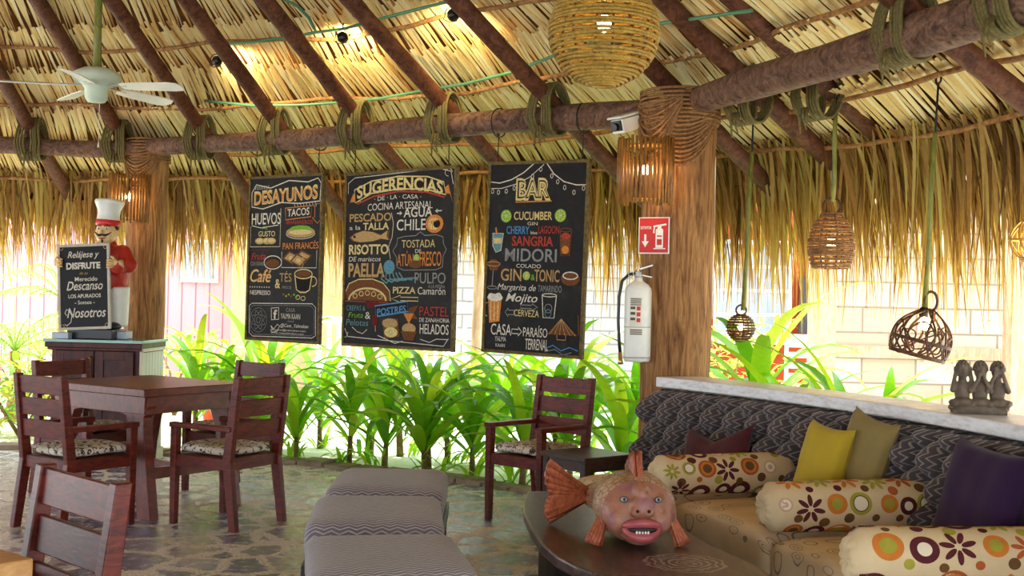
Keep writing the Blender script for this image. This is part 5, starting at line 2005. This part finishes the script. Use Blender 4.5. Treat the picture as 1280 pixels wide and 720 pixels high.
for i, a in enumerate((-14, 58, 130, 202, 274)):
    m = MB()
    R = Matrix.Rotation(radians(a), 3, 'Z')
    pitch = Matrix.Rotation(radians(-13), 3, 'X')
    pts = [(.20, -.045), (.30, -.062), (.60, -.072), (.66, -.06), (.685, -.02), (.685, .02), (.66, .06), (.60, .072), (.30, .062), (.20, .045)]
    P = []
    for z in (-.004, .004):
        P += [R @ (pitch @ Vector((x, y, z)) + Vector((0, 0, -.01 - .03 * x))) for x, y in pts]
    n = len(pts)
    m.add(P, [tuple(range(n - 1, -1, -1)), tuple(range(n, 2 * n))] + [(q, (q + 1) % n, n + (q + 1) % n, n + q) for q in range(n)])
    b = obj('blade', m, WHITE, t)
    m = MB()
    m.beam(R @ Vector((.10, 0, -.008)), R @ Vector((.25, 0, -.016)), .035, .010)
    obj('blade_bracket', m, METAL, b)
m = MB()
m.tube([(.03, -.02, -.12), (.03, -.02, -.42)], .0022, 5)
m.tube([(.03, -.02, -.42), (.03, -.02, -.455)], [.004, .008], 7)
obj('pull_chain', m, CREAM, t)
# ------------------------------------------------------------------ hanging lamps
def roof_hit(px, py, off=0.1):
    v = ray(px, py)
    lo, hi = 3.0, 14.0
    f = lambda d: H + v.z * d - (roof_z(hypot(v.x * d - CX, d - CY)) + off)
    for _ in range(60):
        mid = (lo + hi) / 2
        if f(mid) > 0:
            hi = mid
        else:
            lo = mid
    return Vector((v.x * lo, lo, H + v.z * lo))
gc = at(755, 40, 5.4)
t = thing('globe_lamp', 'large round woven vine globe lamp with lit bulb, hanging at top centre', 'lamp', gc - Vector((0, 0, 0.26)))
m = MB()
R = 0.252
for k in range(34):
    b = -1.40 + 2.80 * (k + .5) / 34
    r = R * cos(b)
    m.ring((rnd.uniform(-.003, .003), rnd.uniform(-.003, .003), .26 + R * sin(b)), r, 0.0085, (rnd.uniform(-.02, .02), rnd.uniform(-.02, .02), 1), 40, 6, 0)
obj('woven_shade', m, wood('globe_vine', rgb(120, 92, 30), rgb(196, 158, 70), (20, 20, 20), 0.6, 0.3, 0.4), t, smooth=True)
m = MB()
for a in range(4):
    aa = a * pi / 4 + .1
    m.ring((0, 0, .26), R - .012, .006, (cos(aa), sin(aa), 0), 40, 5)
obj('rib', m, DVINE, t, smooth=True)
m = MB()
m.ball((0, 0, .30), (.032, .032, .042), 14, 10)
obj('bulb', m, BULB, t, smooth=True)
zt = roof_z(hypot(gc.x - CX, gc.y - CY)) + .08 - (gc.z - .26)
m = MB()
m.tube([(0, 0, .34), (0, 0, .5), (0, 0, zt)], .006, 6)
m.lathe([(.02, .335), (.022, .38), (.012, .40)], 12)
obj('cord', m, CORD, t)
lamp_light('bulb_light', (0, 0, .30), t, 24)
def hanger(t, p_low, hook, joint, base):
    m = MB()
    lo, jo, hk = [Vector(q) - base for q in (p_low, joint, hook)]
    m.tube([lo, lo.lerp(jo, .35) + Vector((.004, 0, 0)), lo.lerp(jo, .7) - Vector((.004, 0, 0)), jo], [.016, .014, .014, .013], 8)
    obj('bamboo_rod', m, GBAMBOO, t, smooth=True)
    m = MB()
    m.tube([jo - Vector((0, 0, .03)), jo.lerp(hk, .5), hk], .006, 6)
    m.ring(hk + Vector((0, 0, .02)), .022, .006, (1, .3, 0), 16, 5)
    obj('hook', m, CORD, t, smooth=True)
def lantern_base(label, px, py, d, half):
    c = at(px, py, d)
    base = c - Vector((0, 0, half))
    return thing('hanging_lantern', label, 'lamp', base), c, base
# 1 small round
t, c, b = lantern_base('small round vine lantern on a long rod, leftmost of the hanging lanterns', 926, 410, 7.4, .092)
m = MB()
for k in range(13):
    e = -1.35 + 2.7 * (k + .5) / 13
    m.ring((0, 0, .092 + .088 * sin(e)), .09 * cos(e), .0052, (rnd.uniform(-.04, .04), rnd.uniform(-.04, .04), 1), 26, 5)
obj('woven_shade', m, DVINE, t, smooth=True)
m = MB()
for a in range(4):
    m.ring((0, 0, .092), .084, .0045, (cos(a * pi / 4), sin(a * pi / 4), 0), 28, 5)
m.ring((0, 0, .205), .032, .006, (.2, 1, 0), 20, 6)
obj('rib', m, DVINE, t, smooth=True)
m = MB()
m.ball((0, 0, .10), .022, 12, 8)
obj('bulb', m, BULB, t, smooth=True)
lamp_light('bulb_light', (0, 0, .10), t, 2.0, r=.02)
hanger(t, at(929, 388, 7.4), at(942, 134, 7.4), at(940, 190, 7.4), b)
# 2 barrel
t, c, b = lantern_base('barrel-shaped vine lantern of stacked rings, second of the hanging lanterns', 1039, 301, 6.95, .165)
m = MB()
prof2 = lambda v: .085 + .05 * sin(pi * min(1, v * .95 + .13)) + (.0 if v < .8 else -.08 * (v - .8) ** 1)
for k in range(25):
    v = (k + .5) / 25
    m.ring((0, 0, .33 * v), prof2(v) * (1 if v < .9 else .9), .0062, (rnd.uniform(-.05, .05), rnd.uniform(-.05, .05), 1), 30, 5)
obj('woven_shade', m, VINE, t, smooth=True)
m = MB()
for a in range(8):
    aa = a * pi / 4
    m.tube([((prof2(q / 10) - .008) * cos(aa), (prof2(q / 10) - .008) * sin(aa), .33 * q / 10) for q in range(11)], .005, 5)
m.ring((0, 0, .37), .05, .008, (.2, 1, 0), 20, 6)
obj('rib', m, DVINE, t, smooth=True)
m = MB()
m.ball((0, 0, .15), (.026, .026, .036), 12, 8)
obj('bulb', m, BULB, t, smooth=True)
lamp_light('bulb_light', (0, 0, .15), t, 3.0, r=.02)
hanger(t, at(1041, 252, 6.95), at(1046, 122, 6.95), at(1045, 140, 6.95), b)
# 3 open woven dome
t, c, b = lantern_base('open looped vine lantern shaped like a tilted dome, third of the hanging lanterns', 1154, 416, 6.3, .15)
m = MB()
TL = Euler((0.05, 0.24, 0)).to_matrix()
def dome(a, v):       # v 0 bottom .. 1 top
    r = .155 * (1 - max(0, (v - .35) / .65) ** 2.2 * .86) * (0.92 + .08 * min(1, v / .2))
    return TL @ Vector((r * cos(a), r * sin(a), -.13 + .26 * v)) + Vector((0, 0, .15))
for v in (0.0, .02, .04, .30, .33, .97):
    m.tube([dome(2 * pi * q / 30, v) for q in range(31)], .0055, 6, cap=False)
for k in range(13):
    a = 2 * pi * k / 13
    m.tube([dome(a + (.25 + .5 * ((k * 5) % 7) / 7) * sin(pi * q / 12 * 1.0) * (1 if k % 2 else -1), q / 12) for q in range(13)], .006, 6)
    pts = []
    for q in range(21):
        w = 2 * pi * q / 20
        pts.append(dome(a + (.30 + .30 * ((k * 7) % 5) / 5) * cos(w + .5 * (k % 3)), .30 + .10 * ((k * 3) % 4) / 4 + (.22 + .12 * (k % 2)) * sin(w)))
    m.tube(pts, .0048, 6, cap=False)
m.ring((.035, -.01, .32), .042, .008, (.1, 1, 0), 20, 6, 0, .8, 1.25)
obj('woven_shade', m, DVINE, t, smooth=True)
m = MB()
m.ball((0.005, 0, .20), (.028, .028, .036), 12, 8)
obj('bulb', m, BULB, t, smooth=True)
m = MB()
m.lathe([(.024, .235), (.026, .275), (.012, .29)], 12)
obj('socket', m, BLACKP, t, smooth=True)
lamp_light('bulb_light', (0.005, 0, .20), t, 3.0, r=.02)
hanger(t, at(1156, 385, 6.3), at(1173, 104, 6.3), at(1169, 166, 6.3), b)
# 4 at the edge
t, c, b = lantern_base('yellow-lit vine lantern cut by the right edge of the picture', 1288, 300, 5.8, .11)
m = MB()
for k in range(9):
    a = 2 * pi * k / 9
    for s in (-1, 1):
        m.tube([Vector((.098 * sin(pi * (.08 + .84 * q / 12)) * cos(a + s * .8 * q / 12), .098 * sin(pi * (.08 + .84 * q / 12)) * sin(a + s * .8 * q / 12), .22 * q / 12)) for q in range(13)], .0048, 5)
for v in (.02, .11, .2):
    m.ring((0, 0, v), .098 * sin(pi * (.08 + .84 * v / .22)), .005, (0, 0, 1), 26, 5)
obj('woven_shade', m, BAMBOO, t, smooth=True)
m = MB()
m.ball((0, 0, .12), (.026, .026, .034), 12, 8)
obj('bulb', m, BULB, t, smooth=True)
lamp_light('bulb_light', (0, 0, .12), t, 3.0, r=.02)
hanger(t, at(1290, 270, 5.8), at(1300, 76, 5.8), at(1298, 150, 5.8), b)
# ------------------------------------------------------------------ spotlights and hoses under the thatch
for (px, py, gx, gy, lb) in ((271, 76, 330, 92, 'left of three black spotlights clipped under the thatch'), (428, 46, 445, 75, 'middle of three black spotlights clipped under the thatch'), (566, 18, 590, 50, 'right of three black spotlights clipped under the thatch')):
    p = roof_hit(px, py, -0.05)
    q = roof_hit(gx, gy, 0.2)
    t = thing('spotlight', lb, 'lamp', p, 0, 'black spotlights under the thatch')
    t.scale = (.62, .62, .62)
    d = (q - p).normalized()
    m = MB()
    Rm = d.to_track_quat('Z', 'Y').to_matrix()
    m.lathe([(.03, -.05), (.055, -.03), (.07, .03), (.066, .032), (.03, .0)], 14, (0, 0, 0), 0, Rm)
    obj('head', m, BLACKP, t, smooth=True)
    m = MB()
    m.ring((0, 0, 0), .082, .007, (0, 1, 0), 18, 5, 0, 1, 1, 0, pi)
    m.tube([(0, 0, .08), (0.01, 0, .16)], .008, 6)
    m.tube([(-.08, 0, 0), (-.10, .02, -.05), (-.04, .03, -.075), (.05, .03, -.06)], .006, 5)
    m.tube([(.08, 0, 0), (.09, .02, .05), (.02, .03, .12)], .005, 5)
    obj('bracket', m, BLACKP, t, smooth=True)
    L = bpy.data.lights.new('spot_light', 'SPOT')
    L.energy = 42
    L.color = (1, .8, .42)
    L.spot_size = radians(120)
    L.spot_blend = 0.8
    L.shadow_soft_size = 0.05
    lo = bpy.data.objects.new('spot_light', L)
    COL.objects.link(lo)
    lo.parent = t
    lo.location = d * 0.04
    lo.rotation_euler = (-d).to_track_quat('Z', 'Y').to_euler()
def hose(label, pts, off=0.045):
    m = MB()
    P = [roof_hit(x, y, off) for x, y in pts]
    Q = []
    for a, b_ in zip(P, P[1:]):
        Q += [a.lerp(b_, k / 4) for k in range(4)]
    Q.append(P[-1])
    m.tube(Q, .0115, 7)
    return tag(obj('hose', m, GREENH, smooth=True), label, 'hose')
hose('upper green hose run along the thatch toward the spotlights', [(284, 55), (320, 52), (365, 46), (392, 41), (430, 36), (470, 25), (520, 12), (565, 1)])
hose('lower green hose following the thatch down to the globe lamp', [(256, 126), (318, 132), (380, 131), (425, 128), (475, 123), (530, 113), (580, 105), (640, 90), (692, 70), (760, 48), (820, 30), (870, 23), (940, 13)])
hose('short green hose dropping between rafters at the top', [(350, -4), (372, 8), (386, 22), (394, 38)], 0.0)
# ------------------------------------------------------------------ plants
LEAF = tint_mat('sunlit_leaf', [(0.0, rgb(70, 128, 34)), (0.45, rgb(122, 184, 40)), (0.8, rgb(180, 216, 52)), (1.0, rgb(222, 226, 92))], (0.95, 1.0, 0.35, 1), 0.5, 0.4, 0.4)
STEM = plain('plant_cane', rgb(126, 104, 64), 0.8, 0.2, 0.3, 20, 0, 0.4)
def leaf(m, p, a, el, L, W, droop, rg, tint):
    d = Vector((cos(a), sin(a), 0))
    s = Vector((-sin(a), cos(a), 0))
    N = 8
    P = []
    pos = Vector(p)
    e = el
    tw = rg.uniform(-.5, .5)
    for q in range(N + 1):
        t_ = q / N
        w = W * (sin(pi * (t_ * .93 + .07) ** 0.75) ** 0.8) * (0.55 if q == 0 else 1)
        if q == N:
            w = 0.002
        up = d * (-sin(e)) + Vector((0, 0, cos(e)))
        ss = s * cos(tw * t_) + up * sin(tw * t_)
        P += [pos - ss * w + up * w * .28, pos.copy(), pos + ss * w + up * w * .28]
        pos = pos + (d * cos(e) + Vector((0, 0, sin(e)))) * (L / N)
        e -= droop / N * (0.4 + 1.3 * t_)
    fs = []
    for q in range(N):
        b = 3 * q
        fs += [(b, b + 1, b + 4, b + 3), (b + 1, b + 2, b + 5, b + 4)]
    m.add(P, fs, 0, None, tint)
def plant_proto(seed, ht, nl):
    rg = random.Random(seed)
    t = thing('broad_leaf_plant', '', 'plant')
    m, st_ = MB(), MB()
    for c in range(rg.choice((1, 2, 2))):
        ox, oy = rg.uniform(-.08, .08), rg.uniform(-.08, .08)
        h = ht * rg.uniform(.42, .62)
        st_.tube([(ox, oy, -.05), (ox * 1.2, oy * 1.3, h * .4), (ox * 1.5, oy * 1.6, h)], [.030, .024, .016], 8)
        for k in range(nl):
            f = (k + rg.random()) / nl
            z = h * (0.28 + .72 * f)
            a = k * 2.4 + rg.uniform(-.4, .4) + c
            leaf(m, (ox * 1.4, oy * 1.5, z), a, rg.uniform(.55, .95) + .45 * f, rg.uniform(.68, 1.05) * (1.05 - .1 * f), rg.uniform(.036, .054), rg.uniform(1.0, 2.2), rg, min(1, max(0, rg.gauss(.55, .22))))
    for k in range(10):
        a = rg.random() * 6.3
        leaf(m, (rg.uniform(-.1, .1), rg.uniform(-.1, .1), 0.0), a, rg.uniform(.6, 1.2), rg.uniform(.22, .42), rg.uniform(.012, .022), rg.uniform(.8, 2.), rg, rg.uniform(.3, .9))
    obj('stem', st_, STEM, t, smooth=True)
    obj('foliage', m, LEAF, t, smooth=True, tint=True)
    return t
protos = [plant_proto(s, h_, n_) for s, h_, n_ in ((1, 1.05, 17), (2, .95, 15), (3, 1.15, 18), (4, .9, 16), (5, 1.0, 18))]
used = [False] * 5
def place_plant(k, x, y, sc, rz, label, group):
    o = protos[k] if not used[k] else copy_tree(protos[k])
    used[k] = True
    o.location = (x, y, -.02)
    o.scale = (sc, sc, sc)
    o.rotation_euler = (0, 0, rz)
    o['label'] = label
    o['group'] = group
def on_arc(px, r):
    kx = ray(px, 580).x
    lo, hi = 3.5, 14.0
    for _ in range(50):
        mid = (lo + hi) / 2
        if hypot(kx * mid - CX, mid - CY) < r:
            lo = mid
        else:
            hi = mid
    return kx * lo, lo
front = [305, 371, 433, 474, 542, 590, 650, 712, 765]
for i, px in enumerate(front):
    x, y = on_arc(px, 7.12 + .06 * (i % 2))
    place_plant(i % 5, x, y, (.92, 1.0, .95, 1.02, 1.0)[i % 5] * (0.88 if px < 480 else 0.98), i * 1.3, 'broad-leaved green plant in the front row by the curb, %s from the left' % ORD[i], 'broad-leaved plants in the front row')
back = [238, 276, 336, 400, 452, 510, 566, 620, 682, 740, 790]
for i, px in enumerate(back):
    x, y = on_arc(px, 7.75 + .2 * (i % 2))
    place_plant((i + 2) % 5, x, y, 1.0 + .08 * (i % 3), i * 2.1 + .5, 'broad-leaved green plant in the back row below the chalkboards, %s from the left' % ORD[i], 'broad-leaved plants in the back row')
for i, (px, r, sc) in enumerate(((892, 7.35, 1.18), (930, 7.6, 1.3), (975, 7.4, 1.15), (1078, 7.3, 1.08), (1120, 7.5, .95))):
    x, y = on_arc(px, r)
    place_plant((i + 1) % 5, x, y, sc, i * 1.7 + .2, 'broad-leaved green plant rising behind the sofa ledge, %s from the column' % ORD[i], 'broad-leaved plants behind the ledge')
# palms and shrubs of the garden at far left
PALM = tint_mat('palm_leaf', [(0.0, rgb(84, 120, 56)), (0.5, rgb(140, 176, 72)), (1.0, rgb(226, 222, 120))], (0.9, 1.0, 0.4, 1), 0.4)
def palm(x, y, h, seed, label, nf=11, L=1.3):
    rg = random.Random(seed)
    t = thing('palm', label, 'palm', (x, y, -.03))
    m = MB()
    m.tube([(0, 0, 0), (.04, .02, h * .5), (.02, 0, h)], [.08, .065, .05], 10)
    obj('trunk', m, POST, t, smooth=True)
    m = MB()
    for k in range(nf):
        a = 2 * pi * k / nf + rg.uniform(-.2, .2)
        e = rg.uniform(.5, 1.25)
        d = Vector((cos(a), sin(a), 0))
        s = Vector((-sin(a), cos(a), 0))
        pos = Vector((0.02, 0, h))
        pts = [pos.copy()]
        ee = e
        LL = L * rg.uniform(.8, 1.15)
        for q in range(14):
            pos = pos + (d * cos(ee) + Vector((0, 0, sin(ee)))) * (LL / 14)
            ee -= .13
            pts.append(pos.copy())
        m.tube(pts, [.010 - .0006 * q for q in range(15)], 5, tint=.6)
        tn = rg.uniform(.2, 1)
        for q in range(2, 15):
            for sd in (-1, 1):
                ln = .34 * sin(pi * (q + 1) / 17) + .06
                b0 = pts[q]
                dd = (s * sd * .85 + d * .55 + Vector((0, 0, -.25))).normalized()
                w = d * .012
                m.add([b0 - w, b0 + w, b0 + dd * ln * .6 + w, b0 + dd * ln * .6 - w, b0 + dd * ln + Vector((0, 0, -.05))], [(0, 1, 2, 3), (3, 2, 4)], 0, None, tn)
    obj('fronds', m, PALM, t, tint=True)
    return t
palm(X(18, 12.5), 12.5, .75, 1, 'feathery palm at the far left, in the bright garden', 12, 1.2)
palm(X(52, 14.5), 14.5, .55, 2, 'feathery palm behind the far left palm, beside the cabinet', 11, 1.1)
palm(X(-14, 11.6), 11.6, .35, 3, 'low palm at the very left edge of the garden', 10, 1.1)
palm(X(75, 16.0), 16.0, 1.3, 4, 'tall distant palm partly hidden by the chef figure', 11, 1.3)
def shrub(x, y, h, seed, label, n=150, spread=.45):
    rg = random.Random(seed)
    t = thing('shrub', label, 'shrub', (x, y, -.03))
    m, f = MB(), MB()
    for k in range(6):
        a = k * 1.05
        m.tube([(0, 0, 0), (spread * .4 * cos(a), spread * .4 * sin(a), h * .5), (spread * .7 * cos(a + .3), spread * .7 * sin(a + .3), h * .9)], [.018, .012, .005], 6)
    for k in range(n):
        a, r, z = rg.random() * 6.28, spread * sqrt(rg.random()), h * rg.uniform(.15, 1.0)
        leaf(f, (r * cos(a), r * sin(a), z), rg.random() * 6.28, rg.uniform(-.2, 1.0), rg.uniform(.14, .26), rg.uniform(.02, .035), 1.0, rg, rg.uniform(.4, 1))
    obj('stem', m, STEM, t, smooth=True)
    obj('foliage', f, PALM, t, tint=True)
shrub(X(930, 13), 13.0, 1.25, 5, 'pale bushy shrub before the terracotta house, right of the column', 260, .6)
shrub(X(222, 13.5), 13.5, .95, 6, 'low bushy shrub in front of the pink cabin', 220, .6)
shrub(X(30, 11.2), 11.2, .7, 7, 'low bushy shrub at left, behind the table and cabinet', 220, .6)
# flower pot by the cabin
t = thing('flower_pot', 'terracotta pot standing before the pink cabin', 'pot', (X(276, 12.5), 12.5, -.03))
m = MB()
m.lathe([(.13, 0), (.19, .30), (.21, .30), (.21, .36), (.18, .36), (.17, .30)], 22)
obj('pot', m, ORANGE, t, smooth=True)
m = MB()
m.lathe([(.0, .30), (.172, .315)], 20)
obj('soil', m, plain('soil', rgb(70, 50, 36), .9), t)
